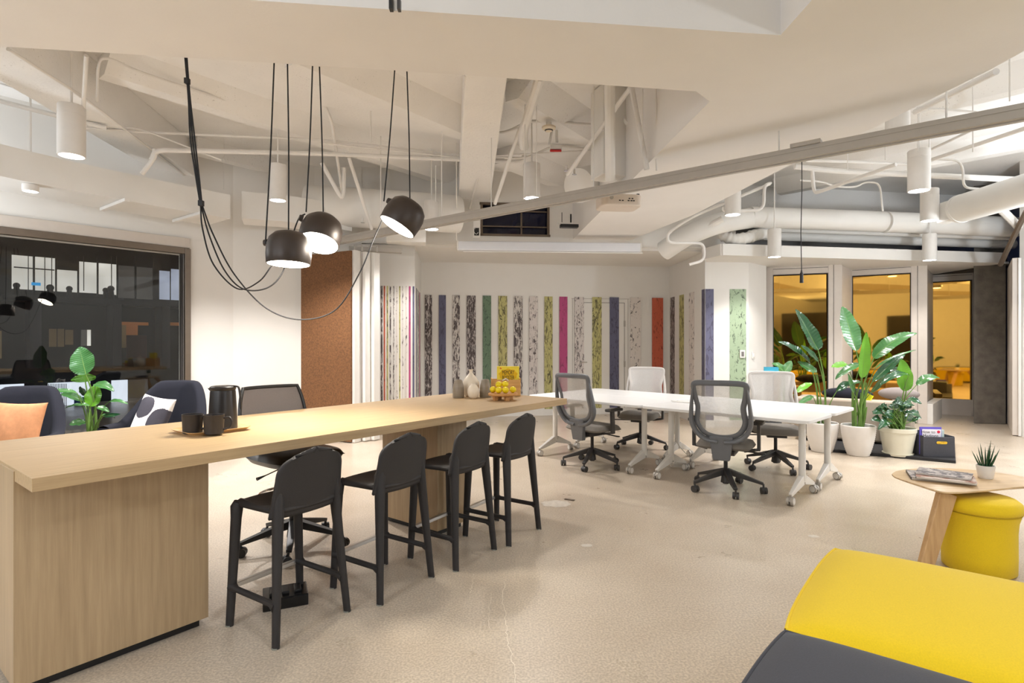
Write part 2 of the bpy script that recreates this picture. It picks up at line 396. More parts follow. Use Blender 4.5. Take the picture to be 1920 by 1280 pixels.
# folded diagonal joists of the slab: V-shaped, parallel, meeting the beams
def joist(n, p, q, z=3.80, w=.16, slope=.22):
    p = Vector(p + (0,)); q = Vector(q + (0,)); t = (q-p).normalized(); s_ = Vector((t.y, -t.x, 0))
    m = MB(); vs = []
    for e in (p, q):
        for (o, zz) in ((-w/2, z), (w/2, z), (w/2 + slope, CEIL), (-w/2 - .02, CEIL)):
            vs.append((e.x + s_.x*o, e.y + s_.y*o, zz))
    m.add(vs, [(0, 1, 2, 3), (7, 6, 5, 4), (0, 4, 5, 1), (1, 5, 6, 2), (2, 6, 7, 3), (3, 7, 4, 0)])
    struct(m.build('trim_%d' % n, M['ceil'], smooth=0))
joist(5, (-1.95, 4.9), (-.55, 6.67)); joist(6, (-3.75, 5.1), (-.85, 8.8)); joist(7, (-2.4, 9.4), (-4.1, 7.2))
joist(8, (.0, 5.6), (1.1, 7.1)); joist(9, (-.2, 7.6), (.9, 9.0))
joist(10, (2.7, 7.7), (5.9, 4.4)); joist(11, (2.9, 5.0), (5.4, 2.4)); joist(12, (4.4, 9.2), (8.0, 5.5))
struct(MB().prism([(2.9, 9.2), (2.9, 9.6), (11, 10.9), (11, 10.5)], 3.5, CEIL).build('trim_13', M['ceil'], smooth=0))

# ---- walls --------------------------------------------------------------
T = .12
def wall(name, a, b, z0, z1, m='wall', t=T, side=1, local=True, holes=()):
    """vertical wall from a to b (seen face on the line a-b, body behind it), own frame: x along, z up"""
    a = Vector((a[0], a[1], 0)); b = Vector((b[0], b[1], 0)); L = (b-a).length; rz = math.atan2(b.y-a.y, b.x-a.x)
    mb = MB()
    xs = sorted(set([0, L] + [h for q in holes for h in q[:2]])); zs = sorted(set([z0, z1] + [h for q in holes for h in q[2:]]))
    for i in range(len(xs)-1):
        for j in range(len(zs)-1):
            mx, mz = (xs[i]+xs[i+1])/2, (zs[j]+zs[j+1])/2
            if any(h[0] < mx < h[1] and h[2] < mz < h[3] for h in holes): continue
            mb.box((mx, side*t/2, mz), (xs[i+1]-xs[i], t, zs[j+1]-zs[j]))
    o = mb.build(name, M[m] if isinstance(m, str) else m, smooth=0); o.location = a; o.rotation_euler = (0, 0, rz); struct(o)
    return o, a, rz, L
BW0, BW1 = (-1.64, 10.08), (3.04, 10.81)
back, bo, brz, BL = wall('wall_back', BW0, BW1, 0, 2.84)
wall('wall_back_return_left', (-1.48, 8.51), BW0, 0, 2.84, side=1, t=.10)
wall('wall_back_column_left', (-2.26, 8.39), (-1.48, 8.51), 0, 2.84)
wall('wall_back_return_right', BW1, (3.09, 8.94), 0, 2.84, side=1, t=.10)
wall('wall_back_column_right', (3.09, 8.94), (3.80, 8.97), 0, 2.66)
wall('wall_back_corner', (3.80, 8.97), (4.29, 9.42), 0, 2.66)
# soffit over the mural recess and the upper wall with its high window
struct(MB().prism([(-2.3, 8.44), (-1.48, 8.52), (3.09, 8.97), (3.09, 11.0), (-2.3, 10.2)], 2.82, 2.86).build('trim_14', M['wall'], smooth=0))
UW0, UW1 = Vector((-2.5, 8.38, 0)), Vector((3.6, 8.98, 0))
def on(a, b, px):
    """distance along line a-b where the view ray of pixel column px crosses it"""
    k = (px - CX)/F; d = (b-a).normalized(); return (k*a.y - a.x)/(d.x - k*d.y)
w0, w1 = on(UW0, UW1, 903), on(UW0, UW1, 1028)
upw, uo, urz, UL = wall('wall_back_upper', UW0, UW1, 2.86, CEIL, holes=[(w0, w1, 3.02, 3.50)], t=.16)
hw = MB()
for z in (3.02, 3.50): hw.box(((w0+w1)/2, .02, z), (w1-w0+.06, .07, .035))
for x in (w0, w1): hw.box((x, .02, 3.26), (.035, .07, .5))
hw.box((w0+.62, .05, 3.26), (.025, .03, .46)); hw.box(((w0+w1)/2, .05, 3.16), (w1-w0, .03, .02)); hw.box(((w0+w1)/2, .05, 3.40), (w1-w0, .03, .02))
win = hw.build('window_5', M['bronze'], smooth=0); win.location = uo; win.rotation_euler = (0, 0, urz); struct(win)
pn = MB().box(((w0+w1)/2, .09, 3.26), (w1-w0, .01, .48)).build('pane', mat('night sky glass', (10, 14, 40), .08, var=.5, scale=.8), win, smooth=0)

# left: window wall, plain stretch, corner wall
WL0 = Vector((-3.88, 7.77, 0)); WLd = Vector((-.651, -.759, 0))
WLL = 12.5; WL1 = WL0 + WLd*WLL
g1 = on(WL1, WL0, 344); g0 = WLL - 7.0
lw, lo, lrz, LL = wall('wall_left', WL1, WL0, 0, CEIL, holes=[(g0, g1, .06, 2.52)], t=.16)
fr = MB()
fr.box(((g0+g1)/2, -.01, 2.56), (g1-g0+.1, .08, .08)).box((g1+.035, -.01, 1.29), (.07, .10, 2.6)).box(((g0+g1)/2, .02, .08), (g1-g0, .12, .06)).box((g0, 0, 1.29), (.06, .1, 2.5))
w_ = fr.build('window_1', M['bronze'], smooth=0, bevel=.004); w_.location = lo; w_.rotation_euler = (0, 0, lrz); struct(w_)
MB().box((g1-.012, .04, 1.29), (.025, .06, 2.46)).build('gasket', M['fgap'], w_, smooth=0)
MB().box(((g0+g1)/2, .06, 1.29), (g1-g0, .008, 2.46)).build('pane', M['pane'], w_, smooth=0)
hd = MB().box(((g0+g1)/2 + .035, -.012, 2.665), (g1-g0+.07, .04, .13)).build('header', M['frame'], w_, smooth=0, bevel=.006)
wall('wall_corner_left', WL0, (-2.95, 8.33), 0, CEIL)
wall('wall_corner_back', (-2.95, 8.33), (-2.26, 8.39), 0, CEIL)
bb = MB().bar(at(640, 1e9, .05), at(641, 1e9, .05), .01, .01) if False else None
def base(name, a, b, side=-1):
    a = Vector((a[0], a[1], 0)); b = Vector((b[0], b[1], 0)); L = (b-a).length
    o = MB().box((L/2, side*.008, .06), (L, .016, .12)).build(name, M['wmetal'], smooth=0, bevel=.003)
    o.location = a; o.rotation_euler = (0, 0, math.atan2(b.y-a.y, b.x-a.x)); struct(o)
base('baseboard_back', BW0, BW1); base('baseboard_left', WL0, (-2.95, 8.33)); base('baseboard_right_column', (3.09, 8.94), (3.80, 8.97))

# right: bulkhead over the amber windows, the saw-tooth glazing, column, sliding wall
RZ = 2.65
struct(MB().prism([(2.98, 8.66), (3.10, 8.24), (8.1, 9.10), (8.1, 11.6), (3.80, 11.6), (3.12, 8.97)], RZ, 2.68).build('trim_15', M['wall'], smooth=0))
fa = MB(); P_ = [(2.98, 8.70), (3.10, 8.24), (8.0, 9.08)]
for i in range(2):
    a, b = P_[i], P_[i+1]; fa.bar((a[0], a[1], 2.735), (b[0], b[1], 2.735), .05, .17)
struct(fa.build('trim_16', M['wall'], smooth=0))
def amber(n, a, b, z0, z1, fl_, fr_, side=None):
    """glazed bay: frame posts, head, amber pane; a,b glass corners"""
    a = Vector((a[0], a[1], 0)); b = Vector((b[0], b[1], 0)); d = (b-a).normalized(); L = (b-a).length
    o = MB()
    o.box((-fl_/2, .0, RZ/2), (fl_, .10, RZ)).box((L+fr_/2, 0, RZ/2), (fr_, .10, RZ))
    o.box((L/2, 0, (z1+RZ)/2), (L, .10, RZ-z1)).box((L/2, 0, z0/2), (L, .10, z0))
    w = o.build('window_%d' % n, M['frame'], smooth=0, bevel=.005); w.location = a; w.rotation_euler = (0, 0, math.atan2(d.y, d.x)); struct(w)
    g = MB()
    g.box((L/2, -.048, z1-.006), (L, .012, .012)).box((.006, -.048, (z0+z1)/2), (.012, .012, z1-z0)).box((L-.006, -.048, (z0+z1)/2), (.012, .012, z1-z0))
    g.box((-fl_+.003, -.052, RZ/2), (.006, .004, RZ)).box((L/2, -.052, z1+.095), (L, .004, .006)).box((L+fr_*.4, -.052, RZ/2), (.005, .004, RZ))
    g.build('gasket', M['fgap'], w, smooth=0)
    MB().box((L/2, .01, (z0+z1)/2), (L, .01, z1-z0)).build('pane', M['amber'], w, smooth=0)
    return w
def ap(px, d): return ((px-CX)/F*d, d)
amber(2, ap(1449, 9.62), ap(1552, 9.32), .20, 2.52, .11, .20)
amber(3, ap(1598, 9.92), ap(1708, 9.46), .20, 2.54, .03, .22)
amber(4, (8.02, 10.75), (8.53, 10.35), .30, 2.52, .08, .05)
rt = MB()
def ret(a, b): rt.bar((a[0], a[1], RZ/2), (b[0], b[1], RZ/2), .06, RZ)
ret(ap(1574, 9.28), ap(1594, 9.95)); ret(ap(1731, 9.40), ap(1746, 10.75))
struct(rt.build('wall_right_glazing_return', M['frame'], smooth=0, bevel=.005))
struct(MB().bar((ap(1741, 9.32)[0], 9.32, .17), (ap(1758, 10.2)[0], 10.2, .17), .12, .34).build('trim_17', M['wmetal'], smooth=0, bevel=.005))
struct(MB().prism([ap(1826, 9.40), ap(1886, 9.30), (10.2, 11.5), (9.5, 11.45)], 0, CEIL).build('wall_right_concrete_pier', M['conc'], smooth=0, bevel=.01))
struct(MB().prism([(8.0, 9.1), (10.5, 9.6), (10.5, 11.6), (8.0, 11.6)], RZ, 2.69).build('trim_18', M['conc'], smooth=0))
wall('wall_right_far', (3.0, 12.0), (14, 12.9), 0, CEIL, m='ceil')
struct(MB().prism([(7.32, 8.17), (7.40, 8.11), (8.36, 9.3), (8.30, 9.36)], .01, 2.60).build('wall_right_sliding_panel', M['frame'], smooth=0, bevel=.004))
struct(MB().box((7.365, 8.10, 1.30), (.03, .02, 2.58), rz=-.6).build('trim_19', M['wmetal'], smooth=0))
wall('wall_right', (7.39, 8.13), (7.9, -5), 0, CEIL, side=1)
wall('wall_behind', (8, -4.9), (-12, -4.9), 0, CEIL, side=1)
# dark meeting pod behind the camera, seen mirrored in the amber glass
pod = MB().box((2.15, -3.7, 1.22), (2.4, 1.7, 2.44)).box((-.95, -4.0, 1.2), (1.3, 1.2, 2.4))
struct(pod.build('wall_behind_dark_pod', mat('dark pod cladding', (26, 20, 18), .8, var=.2), smooth=0))

# door in the mural wall
DX0, DX1 = on(Vector((*BW0, 0)), Vector((*BW1, 0)), 1081), on(Vector((*BW0, 0)), Vector((*BW1, 0)), 1170)
dr = MB().box(((DX0+DX1)/2, -.006, 1.06), (DX1-DX0, .012, 2.10)).build('door_1', M['wall'], smooth=0, bevel=.002)
dr.location = bo; dr.rotation_euler = (0, 0, brz); struct(dr)
f_ = MB()
f_.box(((DX0+DX1)/2, -.004, 2.115), (DX1-DX0+.02, .010, .008)).box((DX0-.006, -.004, 1.06), (.008, .010, 2.12)).box((DX1+.006, -.004, 1.06), (.008, .010, 2.12))
f_.build('gap', mat('door gap shadow grey', (120, 114, 110), .8), dr, smooth=0)
f_ = MB()
f_.box(((DX0+DX1)/2, -.003, 2.19), (DX1-DX0+.2, .006, .006)).box((DX0-.08, -.003, 1.1), (.006, .006, 2.18)).box((DX1+.08, -.003, 1.1), (.006, .006, 2.18))
f_.build('frame', mat('door frame line', (168, 160, 154), .8), dr, smooth=0)
for z in (1.72, .95): MB().box((DX1+.004, -.018, z), (.03, .016, .11)).build('hinge', M['rail'], dr, smooth=0)
h = MB().cyl((DX0+.07, -.01, .99), (DX0+.07, -.055, .99), .011).cyl((DX0+.07, -.055, .99), (DX0+.19, -.055, .99), .009)
h.build('door_handle', M['rail'], dr)

# ---- murals: printed bark strips ---------------------------------------
BK = {
 'w': bark('bark print white', (214, 208, 202), (84, 74, 74), .50), 'w2': bark('bark print pale', (216, 208, 204), (92, 82, 82), .44, 26, 9),
 'wd': bark('bark print dense', (200, 192, 188), (72, 62, 62), .54, 44, 9), 'wk': bark('bark print sparse', (220, 212, 206), (70, 66, 66), .40, 14, 9),
 'y': bark('bark print yellow', (190, 184, 122), (96, 90, 60), .46, 30, 7), 'g': bark('bark print green', (104, 128, 104), (70, 90, 74), .45, 22, 9),
 'gl': bark('bark print pale green', (160, 180, 150), (84, 98, 82), .42, 16, 8), 'b': bark('bark print blue', (96, 96, 122), (70, 68, 88), .44, 18, 6),
 'm': bark('bark print magenta', (182, 72, 124), (130, 52, 88), .42, 26, 5), 'o': bark('bark print orange', (196, 96, 68), (140, 66, 48), .42, 30, 8)}
bkeys = list(BK)
def mural(name, a, b, strips, label, zt=2.22, zb=.12, off=.016):
    a = Vector((a[0], a[1], 0)); b = Vector((b[0], b[1], 0)); mb = MB()
    for x0, x1, k in strips:
        s0, s1 = on(a, b, x0), on(a, b, x1)
        mb.box(((s0+s1)/2, -off, (zt+zb)/2), (abs(s1-s0), .003, zt-zb), mi=bkeys.index(k))
    o = mb.build(name, [BK[k] for k in bkeys], smooth=0)
    o.location = a; o.rotation_euler = (0, 0, math.atan2(b.y-a.y, b.x-a.x)); tag(o, label, 'mural'); return o
mural('tree_mural', BW0, BW1, [(796.6, 810, 'wd'), (822.8, 836, 'b'), (848.7, 862, 'w'), (875, 891.7, 'wd'), (905, 920.6, 'g'), (934.4, 950.7, 'y'),
  (963.4, 979.4, 'w'), (992, 1007.5, 'w2'), (1020.5, 1035.7, 'y'), (1048.6, 1063.5, 'm'), (1077, 1094.5, 'w2'), (1110, 1127.5, 'y'), (1142.5, 1160, 'b'),
  (1181, 1201, 'wk'), (1222, 1242.7, 'o')], 'wide mural of coloured tree trunk strips on the back wall around the door')
C = [155, 172, 192, 208, 228, 247, 263, 283, 303, 322, 345, 364, 385, 405, 425, 450, 475]
D = [165, 181, 199, 217, 236, 253, 275, 292, 312, 332, 354, 376, 394, 413, 438, 462, 487]
kk = ['w', 'w', 'g', 'w2', 'b', 'y', 'wd', 'o', 'y', 'w', 'w', 'wk', 'y', 'w2', 'wk', 'm', 'b']
mural('tree_mural', (-2.26, 8.39), (-1.48, 8.51), [(640 + c*.2812, 640 + d*.2812, k) for c, d, k in zip(C, D, kk)], 'narrow mural of thin tree trunk lines on the pillar beside the cork panel', off=.003)
mural('tree_mural', (-1.48, 8.51), BW0, [(780.2, 781.0, 'b'), (782.4, 783.2, 'w'), (784.3, 785.2, 'w'), (786.2, 787, 'm')], 'foreshortened strip mural on the side face of the left pillar', off=.003)
mural('tree_mural', BW1, (3.09, 8.94), [(1257, 1265, 'wd'), (1274, 1282.5, 'y'), (1292, 1302, 'wk'), (1316, 1321.6, 'b')], 'strip mural with yellow and pale trunks on the recess side wall behind the far chairs', off=.003)
mural('tree_mural', (3.09, 8.94), (3.80, 8.97), [(1322.3, 1338, 'b'), (1368, 1398.8, 'gl')], 'mural of one blue and one pale green trunk strip on the white pillar', off=.003)
a_ = Vector((3.09, 8.94, 0)); b_ = Vector((3.80, 8.97, 0)); s = on(a_, b_, 1391)
o = thing('thermostat', 'small white control panel on the pale green trunk strip of the pillar', 'thermostat', a_, math.atan2(b_.y-a_.y, b_.x-a_.x))
MB().box((s, -.018, 1.18), (.085, .022, .125)).build('plate', M['wmetal'], o, bevel=.004); MB().box((s, -.031, 1.18), (.04, .006, .075)).build('screen', mat('grey screen', (120, 116, 116), .3), o)
a_ = Vector((3.80, 8.97, 0)); b_ = Vector((4.29, 9.42, 0)); s = on(a_, b_, 1411)
o = thing('light_switch', 'white wall switch between the white pillar and the first amber window', 'switch', a_, math.atan2(b_.y-a_.y, b_.x-a_.x))
MB().box((s, -.012, 1.16), (.07, .018, .115)).build('plate', M['wmetal'], o, bevel=.003); MB().box((s, -.024, 1.16), (.03, .01, .06)).build('rocker', M['white'], o, bevel=.002)

# ---- movable wall: cork faced panel stack and overhead rail -------------
pa, pb = Vector((-3.03, 8.01, 0)), Vector((-2.19, 7.57, 0)); L = (pb-pa).length; rz = math.atan2(pb.y-pa.y, pb.x-pa.x)
o = thing('folding_partition', 'parked folding wall panels with brown cork face and white edge beside the left corner', 'partition', pa, rz)
MB().box((L/2, .02, 1.315), (L, .03, 2.60)).build('cork_face', M['cork'], o, smooth=0)
MB().box((L/2+.02, .10, 1.315), (L+.04, .13, 2.62)).build('panel', M['wmetal'], o, smooth=0, bevel=.004)
MB().box((L+.09, .22, 1.315), (.05, .12, 2.60)).build('panel', M['wmetal'], o, smooth=0, bevel=.004)
MB().box((L+.15, .33, 1.315), (.05, .12, 2.60)).build('panel', M['wmetal'], o, smooth=0, bevel=.004)
MB().box((L+.062, .165, 1.315), (.006, .004, 2.58)).build('seal', mat('brown seal', (110, 70, 56), .7), o, smooth=0)
t = MB()
for k in range(4): t.cyl((L+.0+.07*k, .08+.07*k, 2.62), (L+.0+.07*k, .08+.07*k, 2.70), .012)
t.build('trolley', M['rail'], o)
r0, r1 = dp(612, 460, 7.75), dp(2030, 202, 3.13)
z = 2.72; ra = Vector((-2.62, 7.87, 0)); dirr = Vector((.786, -.618, 0)); RL = 8.6
o = thing('partition_rail', 'long grey overhead rail of the folding wall crossing the room diagonally', 'rail', (ra.x, ra.y, 0), math.atan2(dirr.y, dirr.x))
MB().box((RL/2, 0, z+.045), (RL, .10, .09)).build('track', M['rail'], o, smooth=0, bevel=.004)
MB().box((RL/2, -.052, z+.062), (RL, .006, .014)).box((RL/2, 0, z-.004), (RL, .03, .008)).build('lip', M['rail'], o, smooth=0)
MB().box((6.09, -.01, z+.10), (.20, .115, .03)).build('splice_plate', M['rail'], o, smooth=0, bevel=.004)
for s_ in (1.2, 2.3, 3.05, 3.5, 4.3, 5.9, 6.9):
    zt = 4.0
    q = ra + dirr*s_
    MB().cyl((s_, 0, z+.09), (s_, 0, BZ if 2 < q.x < 2.6 and False else zt), .006, n=8).build('hanger_rod', M['pipe'], o)
o = MB().bar((-2.30, 7.88, 2.69), (-1.60, 8.10, 2.69), .12, .06).build('parking_track', M['rail'], smooth=0, bevel=.004)
tag(o, 'short white parking track above the stacked partition panels', 'rail')
o = MB().tube([dp(1925, 395, 7.2), dp(1900, 445, 7.7), dp(1876, 496, 8.3)], .035, 6).build('curved_track', M['bronze'])
tag(o, 'brownish curved track bending down to the bulkhead at the right edge', 'rail')

# ---- beyond the left window: courtyard and the building across it -------
Nn = Vector((-.759, .651, 0)); Fo = WL1 + Nn*7.5; Fd = -WLd
def fac(px, py, off=0.0):
    """point where the view ray meets the facade plane across the courtyard (moved out by off)"""
    P0 = Fo - Nn*off; r = Vector(((px-CX)/F, 1, -(py-CY)/F)); k = P0.dot(Nn)/Vector((r.x, r.y, 0)).dot(Nn)
    return Vector((r.x*k, r.y*k, EYE + r.z*k))
def fq(mb, x0, y0, x1, y1, off=0, mi=0, th=.03):
    """upright panel on the facade covering the seen rectangle; x0<x1, y0 top, y1 bottom"""
    a, b = fac(x0, y0, off), fac(x1, y0, off); c = fac(x0, y1, off)
    zt = a.z; zb = c.z
    return mb.bar((a.x, a.y, (zt+zb)/2), (b.x, b.y, (zt+zb)/2), th, zt-zb, mi)
bld = thing('office_building', 'dark office building across the courtyard with lit upstairs glazing, seen through the left window', 'building', (0, 0, 0))
w = MB(); a, b = Fo - Fd*9 + Nn*.1, Fo + Fd*24 + Nn*.1
w.bar((a.x, a.y, 2.2), (b.x, b.y, 2.2), .1, 14)
w.build('wall', M['nightdark'], bld, smooth=0)
lit = emis('lit office white', (226, 222, 212), .85, .35, 1.2); litb = emis('lit office blue', (196, 204, 224), .6, .3, 2); litw = emis('lit lobby warm', (112, 92, 60), .35, .6, 2)
litf = emis('lit frosted glass', (226, 234, 246), .95, .12, .6); dim = emis('dim office', (96, 92, 88), .35, .3, 2); orng = emis('lit orange beam', (150, 92, 44), .45, .3, 3)
mul = mat('black mullion', (18, 18, 20), .5)
for x0, x1, yt, yb, mm in ((22, 61, 477.5, 541, lit), (66, 103, 481, 544, lit), (107, 145, 487, 546, lit), (148, 181, 490, 548, lit), (185, 218, 493, 551, lit),
                           (222, 252, 497, 558, dim), (256, 286, 500, 560, dim), (299, 318, 507, 561, litb), (321, 341, 504, 562, litb)):
    m_ = MB(); fq(m_, x0, (yt), x1, yb); q = m_.build('window', mm, bld, smooth=0)
d_ = MB()
for x in (63.5, 105, 146.5, 183, 220, 254, 288): fq(d_, x-1.6, 480, x+1.6, 555, .1)
for x in (53, 84, 97, 157, 209): fq(d_, x-.6, 480, x+.6, 545, .1)
fq(d_, 26, 499.5, 62, 501.5, .1); fq(d_, 66, 502.5, 102, 504.5, .1); fq(d_, 107, 487, 145, 505, .12)
d_.build('mullion', mul, bld, smooth=0)
d_ = MB(); fq(d_, 59, 529, 76, 534.5, .15); d_.build('sign', emis('blue sign', (40, 140, 200), .8), bld, smooth=0)
for x, y, r_ in ((94, 539, .07), (130, 541, .06), (198, 544, .06), (208, 541, .07), (31, 535, .06)):
    c = fac(x, y, .3); MB().sphere(c, r_, 8).cyl(c - Vector((0, 0, .3)), c, r_*1.2, r_*.7, 10).build('office_chair', mul, bld)
s_ = MB()
fq(s_, 0, 553, 222, 563, .5, th=.8); fq(s_, 222, 561, 350, 573, .5, th=.8); s_.build('ledge', mat('dark ledge', (40, 40, 42), .8), bld, smooth=0)
for x0, x1 in ((52, 73), (206, 222), (297, 312)):
    q = MB(); fq(q, x0, 566, x1, 690, .6, th=.5); q.build('column', mat('grey facade column', (66, 62, 66), .8), bld, smooth=0)
for x0, y0, x1, y1, mm in ((92, 616, 106, 650, litw), (108, 616, 120, 650, litw), (122, 618, 137, 646, litw), (152, 618, 163, 648, dim), (163, 618, 170, 648, lit), (210, 608, 224, 650, dim), (224, 606, 236, 652, litw),
                           (236, 606, 258, 650, orng), (0, 620, 3, 672, litw)):
    m_ = MB(); fq(m_, x0, y0, x1, y1); m_.build('window', mm, bld, smooth=0)
m_ = MB(); fq(m_, 222, 603, 278, 609, .2); fq(m_, 314, 604, 340, 610, .2); m_.build('soffit_light', orng, bld, smooth=0)
m_ = MB(); fq(m_, 237, 628, 275, 672, .05); m_.build('panel', mat('red brown doors', (92, 44, 30), .6), bld, smooth=0)
for x0, y0, x1, y1, mm in ((0, 721, 45, 735, litf), (90, 718, 169, 790, litf), (209, 713, 239, 762, litf), (240, 712, 277, 760, dim)):
    m_ = MB(); fq(m_, x0, y0, x1, y1, .3); m_.build('frosted_panel', mm, bld, smooth=0)
sl = MB()
for k in range(26): x = 91 + k*3.0; fq(sl, x, 719 if k < 12 else 780, x+.7, 800, .42)
sl.build('screen_slat', mul, bld, smooth=0)
m_ = MB(); fq(m_, 139, 745, 168, 774, .36); m_.build('chair', mat('blue courtyard chair', (30, 66, 140), .6), bld, smooth=0)
g_ = MB().prism([(a.x-9, a.y-3), (b.x+1, b.y+3), (WL0.x-.1, WL0.y+.4), (WL1.x-.2, WL1.y-3)], -.9, -.8)
o = g_.build('courtyard_paving', mat('courtyard paving', (70, 68, 66), .8, var=.2), smooth=0); o['kind'] = 'structure'
# ================================================================ FURNITURE
# ---- oak high counter ---------------------------------------------------
CT = .89                                  # top surface
c0 = Vector((-1.716, 1.996, 0)); cang = math.atan2(2.81, 2.19); CL, CD = 3.56, 1.11
ctr = thing('high_counter', 'long oak counter table on two box pedestals, across the left foreground', 'table', c0, cang)
MB().box((CL/2, CD/2, CT-.025), (CL, CD, .05)).build('tabletop', M['oak'], ctr, smooth=0, bevel=.0015)
for x0, x1 in ((-.004, .716), (2.264, 2.566)):
    p = MB().box(((x0+x1)/2, .555, .46), (x1-x0, .60, .84)).build('pedestal', M['oakv'], ctr, smooth=0, bevel=.0015)
    MB().box(((x0+x1)/2, .555, .02), (x1-x0-.06, .54, .04)).build('plinth', M['black'], p, smooth=0)

# ---- charcoal counter stools -------------------------------------------
def make_stool(label):
    t = thing('bar_stool', label, 'stool', group='charcoal plastic stools along the counter')
    # seat: dished rounded square
    def seat(u, v):
        x = (u-.5)*2; y = (v-.5)*2
        k = .5
        xx = x*math.sqrt(max(0, 1-k*y*y*.5*abs(y))) ; yy = y*math.sqrt(max(0, 1-k*x*x*.5*abs(x)))
        return Vector((xx*.192, yy*.185 + .0, .60 - .018*(1-x*x)*(1-y*y) - .012*max(0, y)**3))
    MB().grid(seat, 14, 14).build('seat', M['stool'], t, solid=.022, bevel=0)
    def back(u, v):
        x = (u-.5)*2
        if v < .4: v = v/.4*.60; hw = .200 - .026*v
        else:
            ph = (v-.4)/.6*PI/2*.985; hw = .1844*max(0, math.cos(ph))**.72; v = .60 + .40*math.sin(ph)**.72 if ph > 1e-6 else .60
        z = .565 + .305*v - .018*x*x*v
        return Vector((hw*x, -.172 - .040*v + .035*abs(x*hw/.19)**2.2, z))
    MB().grid(back, 18, 34).build('backrest', M['stool'], t, solid=.018)
    feet = {}
    for sx in (-1, 1):
        ft, tp = Vector((sx*.205, -.195, 0)), Vector((sx*.158, -.145, .66))
        MB().tube([ft, ft.lerp(tp, .35), ft.lerp(tp, .8), tp, tp + Vector((sx*.006, -.012, .05))], [.0205, .023, .030, .033, .012], 12, flat=.8).build('leg', M['stool'], t)
        f2, t2 = Vector((sx*.200, .175, 0)), Vector((sx*.172, .160, .575))
        MB().tube([f2, f2.lerp(t2, .4), f2.lerp(t2, .9), t2, Vector((sx*.166, .154, .596))], [.0205, .024, .028, .033, .026], 12, flat=.85).build('leg', M['stool'], t)
        MB().tube([ft.lerp(tp, .265), ft.lerp(tp, .275) + (f2.lerp(t2, .32)-ft.lerp(tp, .275))*.12, ft.lerp(tp, .275).lerp(f2.lerp(t2, .32), .9), f2.lerp(t2, .33)], [.026, .015, .015, .026], 10).build('stretcher', M['stool'], t)
        for q in (ft, f2): MB().cyl((q.x, q.y, 0), (q.x, q.y, .006), .0195, n=14).build('foot_glide', mat('pale glide', (140, 140, 130), .5), t)
        # webs under the shell
        MB().tube([Vector((sx*.165, -.14, .60)), Vector((sx*.172, 0, .592)), Vector((sx*.158, .15, .592))], [.022, .014, .022], 8).build('seat_rail', M['stool'], t)
    MB().box((0, .183, .185), (.36, .030, .022)).build('footrest', M['alu'], t, smooth=0, bevel=.004)
    return t
sw = Vector((.535, .845, 0)).normalized(); sh = math.atan2(.845, -.535)   # facing the counter
def head(hx, hy): return math.atan2(-hx, hy)
st0 = make_stool('charcoal counter stool nearest the camera, in front of the black floor power box')
SR = head(-.845, .535)
st0.location = (-1.118, 2.79, 0); st0.rotation_euler = (0, 0, SR)
dup(st0, (-.747, 3.205, 0), SR, 'charcoal counter stool second from the near end of the counter')
dup(st0, (-.393, 3.636, 0), SR, 'charcoal counter stool third from the near end, standing before the far pedestal')
dup(st0, (-.077, 4.04, 0), SR, 'charcoal counter stool at the far end of the row')

# ---- casters, star base -------------------------------------------------
def caster(parent, p, a, mt, r=.03, hub=None, drop=.075):
    """twin wheel caster, p = top pin point, a = heading angle"""
    m = MB(); d = Vector((math.cos(a), math.sin(a), 0)); n = Vector((-d.y, d.x, 0)); c = Vector((p[0], p[1], r)) - d*.012
    for s_ in (-1, 1): m.cyl(c + n*s_*.006, c + n*s_*.026, r, n=18)
    m.cyl(c + Vector((0, 0, .01)), (p[0], p[1], p[2]), .009, n=10)
    m.tube([c + n*0 + d*(-r*.9), c + Vector((0, 0, r*1.12)), c + d*(r*.9)], .008, 6)
    o = m.build('caster', mt, parent)
    if hub:
        h = MB()
        for s_ in (-1, 1): h.cyl(c + n*s_*.0255, c + n*s_*.029, r*.78, n=18)
        h.build('wheel_cover', hub, o)
    return o
def star(parent, mt, r=.32, a0=.3, zt=.115, zc=.085):
    m = MB()
    for k in range(5):
        a = a0 + 2*PI*k/5; d = Vector((math.cos(a), math.sin(a), 0))
        m.bar(d*.02 + Vector((0, 0, zt)), d*r + Vector((0, 0, zc)), .055, .055, w2=.034, h2=.022)
    m.cyl((0, 0, .07), (0, 0, .15), .045, .035)
    m.build('star_base', mt, parent, bevel=.004)
    for k in range(5):
        a = a0 + 2*PI*k/5; caster(parent, (math.cos(a)*r, math.sin(a)*r, zc), a + 1.9 + k, mt)

M['paleframe'] = mat('pale grey chair frame', (196, 192, 188), .5, var=.03)
